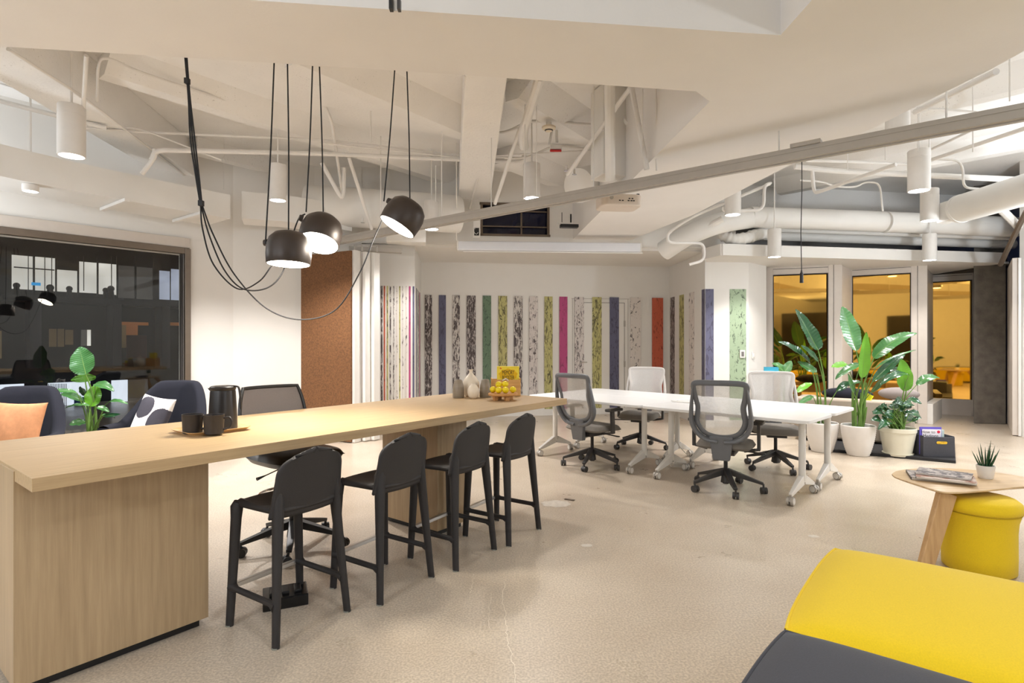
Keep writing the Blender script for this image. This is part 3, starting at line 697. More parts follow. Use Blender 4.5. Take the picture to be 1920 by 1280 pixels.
# ---- grey mesh office chairs -------------------------------------------
def make_office(label, net, a0=.3, fm='dgrey'):
    t = thing('office_chair', label, 'chair', group=None)
    star(t, M['dark'], a0=a0, zt=.175, zc=.088)
    MB().cyl((0, 0, .06), (0, 0, .20), .028).cyl((0, 0, .20), (0, 0, .37), .018).build('gas_lift', M['black'], t)
    MB().box((0, -.02, .372), (.20, .26, .05)).cyl((.05, .05, .37), (.30, .05, .36), .007).box((.31, .05, .36), (.05, .03, .012)).build('tilt_mechanism', M['dark'], t, bevel=.008)
    # seat cushion
    def cush(u, v, top):
        x = (u-.5)*2; y = (v-.5)*2
        f = max(0, 1-abs(x)**6)*max(0, 1-abs(y)**6)
        xx = x*.25*(1 - .10*abs(y)**3); yy = y*.235*(1 - .10*abs(x)**3)
        z = (.425 + .050*f**.35 - .02*max(0, y)**3) if top else (.425 - .030*f**.5 - .02*max(0, y)**3)
        return Vector((xx, yy + .02, z))
    MB().grid(lambda u, v: cush(u, v, 1), 18, 18).grid(lambda u, v: cush(u, v, 0), 18, 18).build('seat', M['seatg'], t, smooth=80)
    # back frame: closed loop, lyre shaped, narrowing to the bottom
    prof = [(0, 1.015), (.13, 1.015), (.205, 1.008), (.222, .985), (.218, .93), (.205, .86), (.192, .80), (.196, .74), (.205, .68), (.19, .62), (.15, .565), (.085, .535), (0, .525)]
    def yb(z): return -.245 - .10*((z-.55)/.46)**1.2*(1 if z > .55 else 0) + .0
    loop = crom([(x, yb(max(z, .551)), z) for x, z in prof] + [(-x, yb(max(z, .551)), z) for x, z in prof[-2:0:-1]] + [(0, yb(1.015), 1.015)], 5)
    MB().tube(loop, .025, 10, cap=False, flat=.55, up=(0, 1, 0)).build('back_frame', M[fm], t)
    # outer bow, wider at the shoulders of the lower half
    for s_ in (-1, 1):
        pr = [(.222, .985, 0), (.235, .90, -.006), (.246, .80, -.012), (.252, .70, -.014), (.24, .62, -.012), (.20, .55, -.01), (.13, .50, -.008), (.03, .485, -.004)]
        pts = crom([(s_*x, yb(max(z, .551)) + dy, z) for x, z, dy in pr], 5)
        MB().tube(pts, [.014 + .018*min(1, i/18) for i in range(len(pts))], 10, flat=.7).build('back_bow', M[fm], t)
    # net
    zs = [i/24 for i in range(25)]
    def hw(z):
        P = [(q[1], q[0]) for q in prof][::-1]
        for i in range(len(P)-1):
            if P[i][0] <= z <= P[i+1][0]:
                f = (z-P[i][0])/max(1e-6, P[i+1][0]-P[i][0]); return P[i][1] + f*(P[i+1][1]-P[i][1])
        return .205
    def nf(u, v):
        z = .528 + (.48)*v; x = (u-.5)*2*hw(z)*.98
        return Vector((x, yb(max(z, .551)) + .01 - .03*(1-((u-.5)*2)**2)*math.sin(PI*v), z))
    MB().grid(nf, 12, 20).build('back_mesh', net, t)
    # spine bracket
    m = MB(); m.add([(-.105, -.27, .535), (.105, -.27, .535), (.07, -.25, .315), (-.07, -.25, .315), (-.105, -.235, .535), (.105, -.235, .535), (.07, -.19, .315), (-.07, -.19, .315)],
                    [(0, 1, 2, 3), (7, 6, 5, 4), (0, 4, 5, 1), (1, 5, 6, 2), (2, 6, 7, 3), (3, 7, 4, 0)])
    m.build('spine_bracket', M['dgrey'], t, smooth=0, bevel=.01)
    MB().bar((0, -.22, .35), (0, -.05, .37), .09, .035).build('back_arm', M['dark'], t, smooth=0, bevel=.006)
    for s_ in (-1, 1):
        ar = MB().bar((s_*.16, .0, .375), (s_*.285, .0, .40), .05, .022).bar((s_*.285, .0, .39), (s_*.285, -.01, .63), .055, .028, up=(1, 0, 0)).build('armrest', M['dark'], t, smooth=0, bevel=.006)
        MB().add([(s_*.285 + x, y, z) for z in (.632, .660) for x, y in rrect(.085, .25, .035, 4, 0, .02)],
                 [tuple(range(20))[::-1], tuple(range(20, 40))] + [(i, (i+1) % 20, 20+(i+1) % 20, 20+i) for i in range(20)]) if False else None
        MB().prism([(s_*.285 + x, y) for x, y in rrect(.085, .25, .035, 5, 0, .02)], .632, .658).build('arm_pad', M['dark'], ar, bevel=.006)
    return t
oc = make_office('grey mesh office chair with translucent back, nearest the camera at the white tables', M['net'], .1)
oc.location = (1.99, 5.20, 0); oc.rotation_euler = (0, 0, head(.50, .87))
dup(oc, (.89, 6.20, 0), head(.74, .67), 'grey mesh office chair seen from behind beside the far end of the oak counter')
of = make_office('grey mesh office chair facing the camera on the far side, before the orange mural strip', M['netw'], .7, 'paleframe')
of.location = (1.66, 7.22, 0); of.rotation_euler = (0, 0, head(-.45, -.89))
dup(of, (2.87, 6.08, 0), head(-.30, -.95), 'grey mesh office chair facing the camera in front of the first potted plant')

# ---- white flip-top tables ---------------------------------------------
A = Vector((2.41, 4.54, 0)); B = Vector((.175, 6.80, 0)); Cc = Vector((1.22, 7.78, 0))
u = (B-A).normalized(); v = Vector((-u.y, u.x, 0)); v = v if v.dot(Cc-B) > 0 else -v
LT = (B-A).length/2; WT = .70; rzT = math.atan2(u.y, u.x)
flip = 1 if v.dot(Vector((-u.y, u.x, 0))) > 0 else -1
def make_table(label):
    t = thing('training_table', label, 'table', group=None)
    r = rrect(LT-.012, WT-.008, .07, 5, LT/2, WT/2*flip)
    MB().prism(r, .702, .730).build('tabletop', M['white'], t, bevel=.004)
    for x in (.16, LT-.16):
        lg = thing('leg', None, None); lg.parent = t
        yc = WT/2*flip
        lg = MB().cyl((x, yc, .15), (x, yc, .70), .029).build('leg', M['wmetal'], t)
        ft = MB()
        for s_ in (-1, 1):
            ft.bar((x, yc + s_*.02, .17), (x, yc + s_*.29, .085), .050, .085, w2=.030, h2=.028)
        ft.build('foot', M['wmetal'], lg, smooth=0, bevel=.006)
        for s_ in (-1, 1): caster(lg, (x, yc + s_*.292, .092), .6 + s_, M['rail'], .036, hub=M['wmetal'])
        MB().box((x, yc, .69), (.06, .42, .022)).build('bracket', M['wmetal'], lg, smooth=0)
    MB().box((LT/2, WT/2*flip, .685), (LT-.36, .05, .03)).build('crossbar', M['wmetal'], t, smooth=0)
    return t
for o in [x for x in bpy.data.objects if False]: pass
tb = make_table('white laminate table at the near right of the four pushed together, by the potted plants')
for o in list(tb.children):
    if o.type == 'EMPTY': bpy.data.objects.remove(o)
tb.location = A; tb.rotation_euler = (0, 0, rzT)
dup(tb, A + u*LT, rzT, 'white laminate table at the near left of the four, next to the oak counter end')
dup(tb, A + v*(WT+.005), rzT, 'white laminate table at the far right of the four pushed together')
dup(tb, A + v*(WT+.005) + u*LT, rzT, 'white laminate table at the far left of the four, nearest the mural wall')
for i, (p, lb) in enumerate(((A + u*(LT+.05) + v*(WT-.12), 'small white cable grommet flap at the middle of the joined white tables'),)):
    o = MB().box((0, 0, .736), (.30, .06, .008)).build('grommet_flap', M['wmetal'], smooth=0, bevel=.002); o.location = p + u*-.25; o.rotation_euler = (0, 0, rzT); tag(o, lb, 'cable flap')
cb = []
c_ = at(1278, 875, 0)
for k in range(70):
    a = k*.62; cb.append((c_.x + .13*math.cos(a)*(.7+.3*math.sin(k*.21)), c_.y + .07*math.sin(a), .008 + .0006*k))
o = MB().tube(crom([dp(1262, 795, 5.9), dp(1270, 830, 5.95), dp(1292, 856, 6.0), at(1302, 868, .01), c_ + Vector((.13, 0, .01))], 8) + crom(cb, 3), .0045, 6).build('cable', M['wmetal'])
tag(o, 'white cable hanging from the table and coiled on the floor below it', 'cable')

# ---- black drafting stool behind the counter ---------------------------
d_ = thing('drafting_chair', 'tall black mesh drafting chair with chrome foot ring behind the counter', 'chair', (-1.47, 3.76, 0), head(.788, -.615))
star(d_, M['black'], r=.33, a0=.95, zt=.16, zc=.085)
MB().cyl((0, 0, .06), (0, 0, .32), .028).cyl((0, 0, .32), (0, 0, .56), .018).build('gas_lift', M['black'], d_)
ring = [(math.cos(2*PI*k/32)*.22, math.sin(2*PI*k/32)*.22, .36) for k in range(33)]
fr_ = MB().tube(ring, .010, 8, cap=False)
for k in range(3): fr_.cyl((0, 0, .36), (math.cos(2.1*k)*.22, math.sin(2.1*k)*.22, .36), .007, n=8)
fr_.build('foot_ring', M['chrome'], d_)
def cush2(u_, v_, top):
    x = (u_-.5)*2; y = (v_-.5)*2; f = max(0, 1-abs(x)**6)*max(0, 1-abs(y)**6)
    return Vector((x*.26*(1-.1*abs(y)**3), y*.25*(1-.1*abs(x)**3)+.02, (.62 + .045*f**.35 if top else .62 - .05*f**.5)))
MB().grid(lambda a, b: cush2(a, b, 1), 16, 16).grid(lambda a, b: cush2(a, b, 0), 16, 16).build('seat', M['black'], d_, smooth=80)
MB().tube([(.10, .05, .56), (.24, .08, .535), (.30, .09, .525)], [.004, .004, .011], 8).build('lever', M['black'], d_)
MB().box((0, -.05, .56), (.2, .3, .05)).build('tilt_mechanism', M['black'], d_, smooth=0, bevel=.01)
def bk(u_, v_):
    x = (u_-.5)*2; hw_ = .245 - .045*v_**3
    return Vector((x*hw_, -.27 - .07*v_ + .05*x*x, .72 + .34*v_))
MB().grid(bk, 14, 12).build('back_mesh', M['netb'], d_)
lp = [bk(0, k/10) for k in range(11)] + [bk(k/10, 1) for k in range(1, 11)] + [bk(1, 1-k/10) for k in range(1, 11)] + [bk(1-k/10, 0) for k in range(1, 11)]
MB().tube(lp, .012, 8, cap=False).build('back_frame', M['black'], d_)
MB().bar((0, -.28, .74), (0, -.14, .57), .09, .025, up=(0, 1, 0)).build('back_arm', M['black'], d_, smooth=0, bevel=.005)
MB().tube([(-.27, .0, .60), (-.30, -.02, .66), (-.30, -.02, .78)], .016, 8).tube([(.27, .0, .60), (.30, -.02, .66), (.30, -.02, .78)], .016, 8).build('arm_post', M['black'], d_) if False else None

# ---- things on the counter ---------------------------------------------
def oncounter(name, label, cat, px, py, group=None):
    p = at(px, py, CT); return thing(name, label, cat, p, 0, group)
# tray
q = [at(314, 808, CT), at(359, 824, CT), at(480, 808, CT)]
cx_ = (q[0] + q[2])/2; ew = (q[2]-q[1]); ew.z = 0; ang = math.atan2(ew.y, ew.x); Lx = ew.length; Wy = .28
t = thing('serving_tray', 'light wood tray on the counter carrying the jug and the mugs', 'tray', (cx_.x, cx_.y, CT), ang)
mw = wood('tray birch', (186, 146, 96), (214, 178, 128), 'x')
MB().prism(rrect(Lx-.05, Wy-.05, .03, 5), .001, .007).build('tray_base', mw, t)
rim = MB(); o1 = rrect(Lx-.05, Wy-.05, .03, 5); o2 = rrect(Lx, Wy, .045, 5); n = len(o1)
rim.add([(x, y, .004) for x, y in o1] + [(x, y, .020) for x, y in o2] + [(x*.985, y*.985, .021) for x, y in o2] + [(x*.98, y*.98, .008) for x, y in o1],
        [(i, (i+1) % n, n+(i+1) % n, n+i) for i in range(n)] + [(n+i, n+(i+1) % n, 2*n+(i+1) % n, 2*n+i) for i in range(n)] + [(2*n+i, 2*n+(i+1) % n, 3*n+(i+1) % n, 3*n+i) for i in range(n)])
rim.build('rim', mw, t)
TZ = CT + .0075
def mug(px, py, label, hand):
    p = at(px, py, TZ); t = thing('mug', label, 'mug', p, 0, 'dark mugs on the tray')
    m_ = mat('dark stoneware', (42, 36, 34), .5, var=.12, scale=30)
    MB().lathe([(.0, .002), (.040, 0), (.046, .004), (.0505, .098), (.0515, .101), (.0475, .101), (.043, .010), (0, .008)], 32).build('cup', m_, t)
    a = hand; d = Vector((math.cos(a), math.sin(a), 0))
    MB().tube(crom([d*.046 + Vector((0, 0, .08)), d*.075 + Vector((0, 0, .085)), d*.088 + Vector((0, 0, .06)), d*.078 + Vector((0, 0, .033)), d*.045 + Vector((0, 0, .022))], 6), .0055, 8).build('handle', m_, t)
mug(361, 812, 'dark stoneware mug at the left of the tray', .1)
mug(401, 813, 'dark stoneware mug at the right, its ring handle in front of the jug', .15)
p = at(418, 804, TZ); t = thing('coffee_jug', 'black cylindrical vacuum jug with lever handle standing on the tray', 'jug', p, 0)
mk = mat('black jug lacquer', (30, 25, 23), .38, var=.08)
MB().lathe([(0, 0), (.070, 0), (.073, .004), (.071, .08), (.064, .205), (.062, .215), (0, .215)], 40).build('body', mk, t)
MB().lathe([(0, .216), (.063, .216), (.066, .222), (.066, .232), (.058, .238), (0, .239)], 36).add([(-.055, -.02, .222), (-.055, .02, .222), (-.085, 0, .226), (-.055, -.02, .205), (-.055, .02, .205), (-.08, 0, .218)], [(0, 2, 1), (3, 4, 5), (0, 3, 5, 2), (1, 2, 5, 4), (0, 1, 4, 3)]).build('lid', mk, t)
MB().tube(crom([(.02, 0, .236), (.07, 0, .236), (.088, 0, .225), (.096, 0, .17), (.100, 0, .11)], 6), .008, 8, flat=.6).build('handle', mk, t)
# ceramics
mg = mat('banded grey stoneware', (142, 130, 114), .32, var=.16, scale=9, stretch=(.3, .3, 9)); mcw = mat('cream ceramic', (234, 222, 204), .28, var=.02)
def vase(px, py, prof, label, mt, name='vase', d=None):
    p = at(px, py, CT); t = thing(name, label, 'vase', p, 0); MB().lathe(prof, 40).build('body', mt, t, smooth=60); return t
beaker = [(0, .001), (.047, 0), (.051, .01), (.050, .06), (.044, .11), (.034, .15), (.026, .158), (.022, .156), (.030, .14), (.04, .10), (.046, .02), (0, .01)]
vase(859.5, 745.5, beaker, 'grey brown banded stoneware beaker left of the cream vases', mg)
vase(910, 744.5, beaker, 'grey brown banded stoneware beaker between the round vase and the cake stand', mg)
vase(883, 743, [(0, .001), (.045, 0), (.062, .02), (.078, .08), (.074, .125), (.05, .17), (.022, .20), (.015, .215), (.016, .232), (.022, .24), (.018, .24), (.011, .22), (0, .2)], 'tall cream bottle vase with narrow neck in the middle of the group', mcw)
vase(887.5, 746.5, [(0, .001), (.028, 0), (.044, .018), (.053, .05), (.050, .08), (.034, .105), (.021, .118), (.019, .126), (.015, .126), (.018, .11), (0, .1)], 'small round cream vase in front of the tall one', mcw)
# cake stand with lemons
t = oncounter('cake_stand', 'small round wooden stand holding the yellow lemons at the counter end', 'stand', 943, 750)
mw2 = wood('acacia wood', (176, 120, 62), (214, 160, 98), 'x', 4)
MB().lathe([(0, .038), (.10, .038), (.122, .044), (.124, .056), (.118, .062), (0, .060)], 40).build('plate', mw2, t)
for k in range(4):
    a = k*PI/2 + .5; MB().box((math.cos(a)*.07, math.sin(a)*.07, .019), (.035, .035, .038), rz=a).build('foot', mw2, t, smooth=0, bevel=.003)
base_p = at(943, 750, CT)
ml = mat('lemon yellow', (238, 214, 20), .42, var=.06, scale=30, bump=.1, bscale=400)
names = ['lemon at the left end of the pile', 'lemon at the right end of the pile', 'front lemon left of centre in the bottom row', 'front lemon right of centre in the bottom row', 'upper left lemon of the two on top', 'upper right lemon of the two on top']
for (dx, dy, dz), nm in zip(((-.083, .01, .0), (.083, .0, .0), (-.034, -.045, 0), (.022, -.042, 0), (-.035, .01, .042), (.018, .012, .044)), names):
    o = MB(); o.sphere((0, 0, 0), .0275, 12, (1.0, 1.0, .98)); e = Vector((random.uniform(-1, 1), random.uniform(-1, 1), .3)).normalized()
    o.cyl(e*.025, e*.031, .006, .003, 10); o = o.build('lemon', ml)
    o.location = base_p + Vector((dx, dy, .061 + .0275 + dz)); tag(o, 'yellow ' + nm + ' on the wooden stand', 'fruit', 'lemons on the wooden stand')
# wooden crate with the yellow card box
p = at(948, 741, CT); t = thing('wooden_box', 'open slatted wooden box behind the lemons holding a yellow card box', 'box', p, .05)
mc = wood('pale pine', (206, 152, 84), (232, 186, 120), 'x', 5)
w_, h_, dd = .265, .145, .13
fb = MB(); fb.box((0, -dd/2, h_/2+.002), (w_, .010, h_)); fb.build('front_board', mc, t, smooth=0, bevel=.002)
for k, nm in (((0, dd/2), 'back_board'),): MB().box((k[0], k[1], h_/2+.002), (w_, .010, h_)).build(nm, mc, t, smooth=0, bevel=.002)
for s_ in (-1, 1): MB().box((s_*(w_/2-.005), 0, h_/2+.008), (.010, dd+.008, h_+.012)).build('side_board', mc, t, smooth=0, bevel=.002)
MB().box((0, 0, .008), (w_-.02, dd-.01, .01)).build('bottom_board', mc, t, smooth=0)
MB().tube([(-.03, -dd/2-.005, h_-.005), (0, -dd/2-.016, h_+.012), (.02, -dd/2-.006, h_-.004)], .008, 8).build('clasp', mcw, t)
c = p + Vector((.022, .0, .012)); t = thing('card_box', 'bright yellow card box reading MEMORY BOOSTER standing in the wooden box', 'box', c, .05)
MB().box((0, 0, .127), (.20, .05, .25)).build('carton', mat('yellow carton', (250, 226, 70), .5, var=.01), t, smooth=0, bevel=.001)
blob = [(math.cos(a)*(.082+.004*math.sin(9*a)), math.sin(a)*(.052+.004*math.sin(9*a))) for a in [2*PI*k/54 for k in range(54)]]
MB().add([(x, -.0262, .178+z) for x, z in blob], [tuple(range(54))]).build('print', mat('deep yellow print', (238, 192, 14), .5, var=.01), t, smooth=0)
RX = Matrix.Rotation(PI/2, 4, 'X')
ink = mat('black ink', (30, 26, 20), .6)
textobj('lettering', 'MEMORY', .048, ink, t, Matrix.Translation((.0, -.0272, .196)) @ RX @ Matrix.Diagonal((.56, 1.15, 1, 1)))
textobj('lettering', 'BOOSTER', .046, ink, t, Matrix.Translation((.0, -.0272, .151)) @ RX @ Matrix.Diagonal((.54, 1.1, 1, 1)))
MB().box((-.068, -.0268, .235), (.016, .001, .012), rot=Matrix.Rotation(.6, 3, 'Y')).build('print', mat('orange print', (226, 120, 40), .5), t, smooth=0)

# ---- foreground: yellow and grey ottoman modules ------------------------
e1 = Vector((.626, .780, 0)); rzo = math.atan2(e1.y, e1.x)
def ottoman(mt, u0, u1, label):
    t = thing('ottoman', label, 'ottoman', (.890, 1.865, 0), rzo)
    LU = u1-u0; V = 2.2
    def body(a, b):
        # wraps from one long side over the domed top to the other; a across (u), b along (v)
        s_ = (a-.5)*2; k = math.copysign(min(1, abs(s_))**1.0, s_)
        return k
    nu, nv = 36, 36
    def top(a, b):
        x = (a-.5)*2; y = (b-.5)*2
        ex = 1-abs(x)**8; ey = 1-abs(y)**14
        z = .422 + .040*(max(0, ex)**.5)*(max(0, ey)**.5) + .032*(1-x*x)*(max(0, 1-y**4))
        uu = (u0+u1)/2 + x*LU/2*(1 - .012*(1-abs(y)**2)) ; vv = -V/2 + y*V/2*(1-.02*abs(x)**3)
        if y > .97: z -= .0
        return Vector((uu, vv + .02*(abs(x)**2)*(1 if y < 0 else -1)*0, z))
    m = MB().grid(top, nu, nv)
    # skirt
    sk = []
    for k in range(nu+1): sk.append(top(k/nu, 1))
    for k in range(1, nv+1): sk.append(top(1, 1-k/nv))
    for k in range(1, nu+1): sk.append(top(1-k/nu, 0))
    for k in range(1, nv): sk.append(top(0, k/nv))
    n = len(sk); cxx = (u0+u1)/2
    m2 = MB()
    low = [Vector((cxx + (p.x-cxx)*.985, -V/2 + (p.y+V/2)*.993, .06)) for p in sk]
    mid = [Vector((cxx + (p.x-cxx)*1.012, -V/2 + (p.y+V/2)*1.005, .30)) for p in sk]
    m2.add(sk + mid + low, [(i, (i+1) % n, n+(i+1) % n, n+i) for i in range(n)] + [(n+i, n+(i+1) % n, 2*n+(i+1) % n, 2*n+i) for i in range(n)] + [tuple(2*n+i for i in range(n))])
    m.build('cushion', mt, t, smooth=80); m2.build('cover', mt, t, smooth=60)
    MB().tube(sk + [sk[0]], .006, 8, cap=False).build('welt', mt, t)
    for x in (u0+.08, u1-.08):
        for y in (-.1, -V+.1): MB().cyl((x, y, 0), (x, y, .07), .02).build('leg', M['black'], t)
ottoman(M['yellow'], .006, .93, 'large yellow upholstered ottoman module in the right foreground')
ottoman(M['greyf'], -.93, -.006, 'dark grey upholstered ottoman module at the bottom right edge, against the yellow one')

# yellow pouf
t = thing('pouf', 'round yellow felt pouf with flared lid behind the small table', 'pouf', (2.84, 3.40, 0))
MB().lathe([(0, .0), (.170, 0), (.181, .01), (.183, .10), (.182, .25), (.187, .31), (.198, .35), (.201, .362)], 48).build('body', M['yellow'], t, smooth=60)
MB().lathe([(.199, .364), (.208, .372), (.210, .392), (.203, .420), (.180, .438), (.12, .447), (0, .450)], 48).build('lid', M['yellow'], t, smooth=60)
MB().tube([(math.cos(2*PI*k/48)*.201, math.sin(2*PI*k/48)*.201, .363) for k in range(49)], .004, 6, cap=False).build('seam', mat('darker yellow seam', (180, 150, 10), .9), t)

# side table
pts = [(1672, 888), (1682, 882), (1715, 878), (1770, 877), (1840, 882), (1900, 890), (1950, 901), (1948, 909), (1900, 913), (1840, 919), (1790, 922), (1758, 919), (1710, 904), (1680, 894)]
P_ = crom([at(x, y, .5) for x, y in pts + pts[:1]], 5)[:-1]
cc = sum((Vector(p) for p in P_), Vector())/len(P_)
t = thing('side_table', 'small light oak side table with magazines beside the yellow pouf', 'table', (cc.x, cc.y, 0))
mo = wood('light ash', (196, 164, 122), (226, 198, 158), 'x', 5)
m = MB(); n = len(P_); R_ = [Vector((p.x-cc.x, p.y-cc.y, 0)) for p in P_]
m.add([(p.x*.90, p.y*.86, .476) for p in R_] + [(p.x, p.y, .490) for p in R_] + [(p.x, p.y, .498) for p in R_] + [(p.x*.99, p.y*.99, .5) for p in R_],
      [tuple(range(n))[::-1]] + [(k*n+i, k*n+(i+1) % n, (k+1)*n+(i+1) % n, (k+1)*n+i) for k in range(3) for i in range(n)] + [tuple(3*n+i for i in range(n))])
m.build('tabletop', mo, t, smooth=30)
mo2 = wood('light ash upright', (178, 138, 92), (210, 172, 124), 'z', 5)
def leg(a, b): MB().bar(Vector(b)-Vector((cc.x, cc.y, 0)), Vector(a)-Vector((cc.x, cc.y, 0)), .080, .036, up=(0, 1, 0), w2=.105, h2=.04).build('leg', mo2, t, smooth=0, bevel=.006)
ft = at(1730, 1078, .0); tp = dp(1775, 921, 3.33); tp.z = .478
leg(tp, ft); leg((3.28, 3.45, .478), (3.66, 3.42, .0)); leg((3.12, 3.72, .478), (3.25, 4.08, .0))
# magazines
def mag(px, py, w, d_, rz, z, thk, label, cover, spine):
    p = at(px, py, z); t = thing('magazine', label, 'magazine', (p.x, p.y, z), rz, 'magazines on the side table')
    MB().box((0, 0, thk/2), (w-.004, d_-.004, thk-.002)).build('pages', mat('paper pages', (214, 208, 200), .8), t, smooth=0)
    MB().box((0, 0, thk+.0003), (w, d_, .001)).build('cover', cover, t, smooth=0)
    MB().box((-w/2+.001, 0, thk/2), (.003, d_, thk)).build('spine', spine, t, smooth=0)
mcv = bark('magazine cover print', (196, 186, 180), (86, 80, 84), .50, 14, 14, .06); mcb = mat('black spine', (30, 28, 30), .4); mcv2 = bark('magazine photo print', (206, 190, 178), (150, 96, 70), .47, 10, 10, .08)
mag(1762, 897, .33, .235, -.50, .5015, .016, 'thick magazine with black spine at the bottom of the pile', mcv, mcb)
mag(1772, 896, .30, .225, -.62, .519, .010, 'magazine with warm photo print cover in the middle of the pile', mcv2, mcb)
mag(1770, 889, .28, .21, -.74, .531, .009, 'topmost magazine of the pile with grey lettered cover', mcv, mcb)
# succulent
p = at(1848, 896, .5005); t = thing('potted_succulent', 'small spiky green succulent in a white pot on the side table', 'plant', p)
MB().lathe([(0, .001), (.036, 0), (.040, .006), (.050, .078), (.050, .083), (.045, .083), (.042, .068), (0, .068)], 32).build('pot', M['potw'], t)
MB().lathe([(0, .069), (.042, .069), (0, .0695)], 20).build('soil', M['soil'], t)
for k in range(15):
    a = 2.4*k; r_ = .006 + .0016*k; lean = .10 + .035*k*.7; h = random.uniform(.11, .19) if k < 9 else random.uniform(.09, .15)
    q0 = Vector((math.cos(a)*r_, math.sin(a)*r_, .068)); dv = Vector((math.cos(a)*lean, math.sin(a)*lean, 1)).normalized()
    MB().tube([q0, q0+dv*h*.35, q0+dv*h*.75, q0+dv*h], [.006, .007, .004, .0006], 6, flat=.5).build('leaf', M['leaf3'], t)

# ---- black power box on the floor --------------------------------------
p = at(535, 1128, 0); t = thing('floor_power_box', 'black power strip box on the floor beneath the nearest stool', 'power box', (p.x, p.y, 0), .42)
MB().box((0, 0, .03), (.22, .17, .06)).build('housing', mat('glossy black box', (14, 14, 15), .25), t, smooth=0, bevel=.006)
for k in range(3): MB().box((-.06+.06*k, .0, .066), (.035, .09, .016)).build('plug', M['black'], t, smooth=0, bevel=.005)
# floor outlet cover and small strip near the stools
p = at(1068, 937, 0); o = MB().box((0, 0, .003), (.09, .025, .006)).build('floor_strip', M['bronze'], smooth=0); o.location = p; o.rotation_euler[2] = -.5; tag(o, 'small dark metal strip lying on the floor right of the stools', 'floor plate')
# ================================================================ PLANTS
def blade(parent, org, B, Tp, W, N, mt, arch=.0, fold=.25, sharp=.8, droop=0, twist=0):
    """one leaf: paddle shaped blade with raised midrib"""
    B, Tp, N = Vector(B)-org, Vector(Tp)-org, Vector(N).normalized()
    D = (Tp-B); Ln = D.length; D = D.normalized(); N = (N - D*N.dot(D)).normalized(); S = D.cross(N)
    def mid(t): return B + D*Ln*t + N*(arch*Ln*4*t*(1-t)) + Vector((0, 0, -droop*Ln*t**3))
    ph = random.uniform(0, 6)
    def fn(u, v):
        x = (u-.5)*2; t = v
        w = W/2*max(0, math.sin(PI*min(1, t**sharp)))**.62 * (1 - .12*t)
        tw = twist*t; S2 = S*math.cos(tw) + N*math.sin(tw); N2 = N*math.cos(tw) - S*math.sin(tw)
        rip = min(.005, .008*W/.2)*math.sin(17*t + ph)*abs(x)**3 + .0034*min(1, W/.2)*math.sin(95*t - abs(x)*6)*abs(x)
        return mid(t) + S2*x*w + N2*(fold*abs(x)*w + rip)
    m = MB().grid(fn, 8, 52)
    m.tube([mid(i/12) - N*.0015 for i in range(13)], [.0045*(1-.8*i/12)*(.7+W*2) for i in range(13)], 6, mi=1)
    return m.build('leaf', [mt, M['stem']], parent, smooth=80)
def stem(parent, org, P0, B, r=.008, bow=.06, name='stem'):
    P0, B = Vector(P0)-org, Vector(B)-org; d = B-P0
    side = Vector((d.x, d.y, 0)); side = side.normalized() if side.length > 1e-4 else Vector((1, 0, 0))
    pts = [P0 + d*t - side*bow*d.length*math.sin(PI*t)*.9 + Vector((0, 0, bow*d.length*math.sin(PI*t)*.6)) for t in [i/8 for i in range(9)]]
    return MB().tube(pts, [r*1.5 - r*.9*i/8 for i in range(9)], 7).build(name, M['stem'], parent)
def pot_ribbed(t, R, H, mt, ribs=True):
    prof = [(0, .0), (R*.60, 0)]
    for i in range(1, 31):
        f = i/30; r = R*(.60 + .40*math.sin(f*PI/2*.95)**.8) ; prof.append((r + (.0022*(1 if i % 2 else -1) if ribs else 0), H*f))
    prof += [(R*.97, H+.004), (R*.92, H), (R*.90, H-.05), (0, H-.05)]
    MB().lathe(prof, 48).build('pot', mt, t, smooth=60)
    MB().lathe([(0, H-.045), (R*.90, H-.047)], 32).build('soil', M['soil'], t)
CAMN = Vector((0, -1, .35))
def plant(name, label, loc, specs, H, dcen, rbase=.05, potf=None):
    loc = Vector(loc); t = thing(name, label, 'plant', loc)
    if potf: potf(t)
    for i, sp in enumerate(specs):
        bx, by, tx, ty, wpx, mk = sp[:6]; kw = sp[6] if len(sp) > 6 else {}
        dB = dcen + kw.pop('db', random.uniform(-.12, .12)); dT = dB + kw.pop('dt', random.uniform(-.12, .12))
        nn = kw.pop('n', (random.uniform(-.25, .25), -1, .3)); bow = kw.pop('bow', .06)
        B, Tp = dp(bx, by, dB), dp(tx, ty, dT); a = 2.4*i
        blade(t, loc, B, Tp, wpx/F*dB, nn, M[mk], **kw)
        P0 = loc + Vector((math.cos(a)*rbase, math.sin(a)*rbase, H))
        stem(t, loc, P0, B, .0065 if wpx < 20 else .010, bow)
    return t
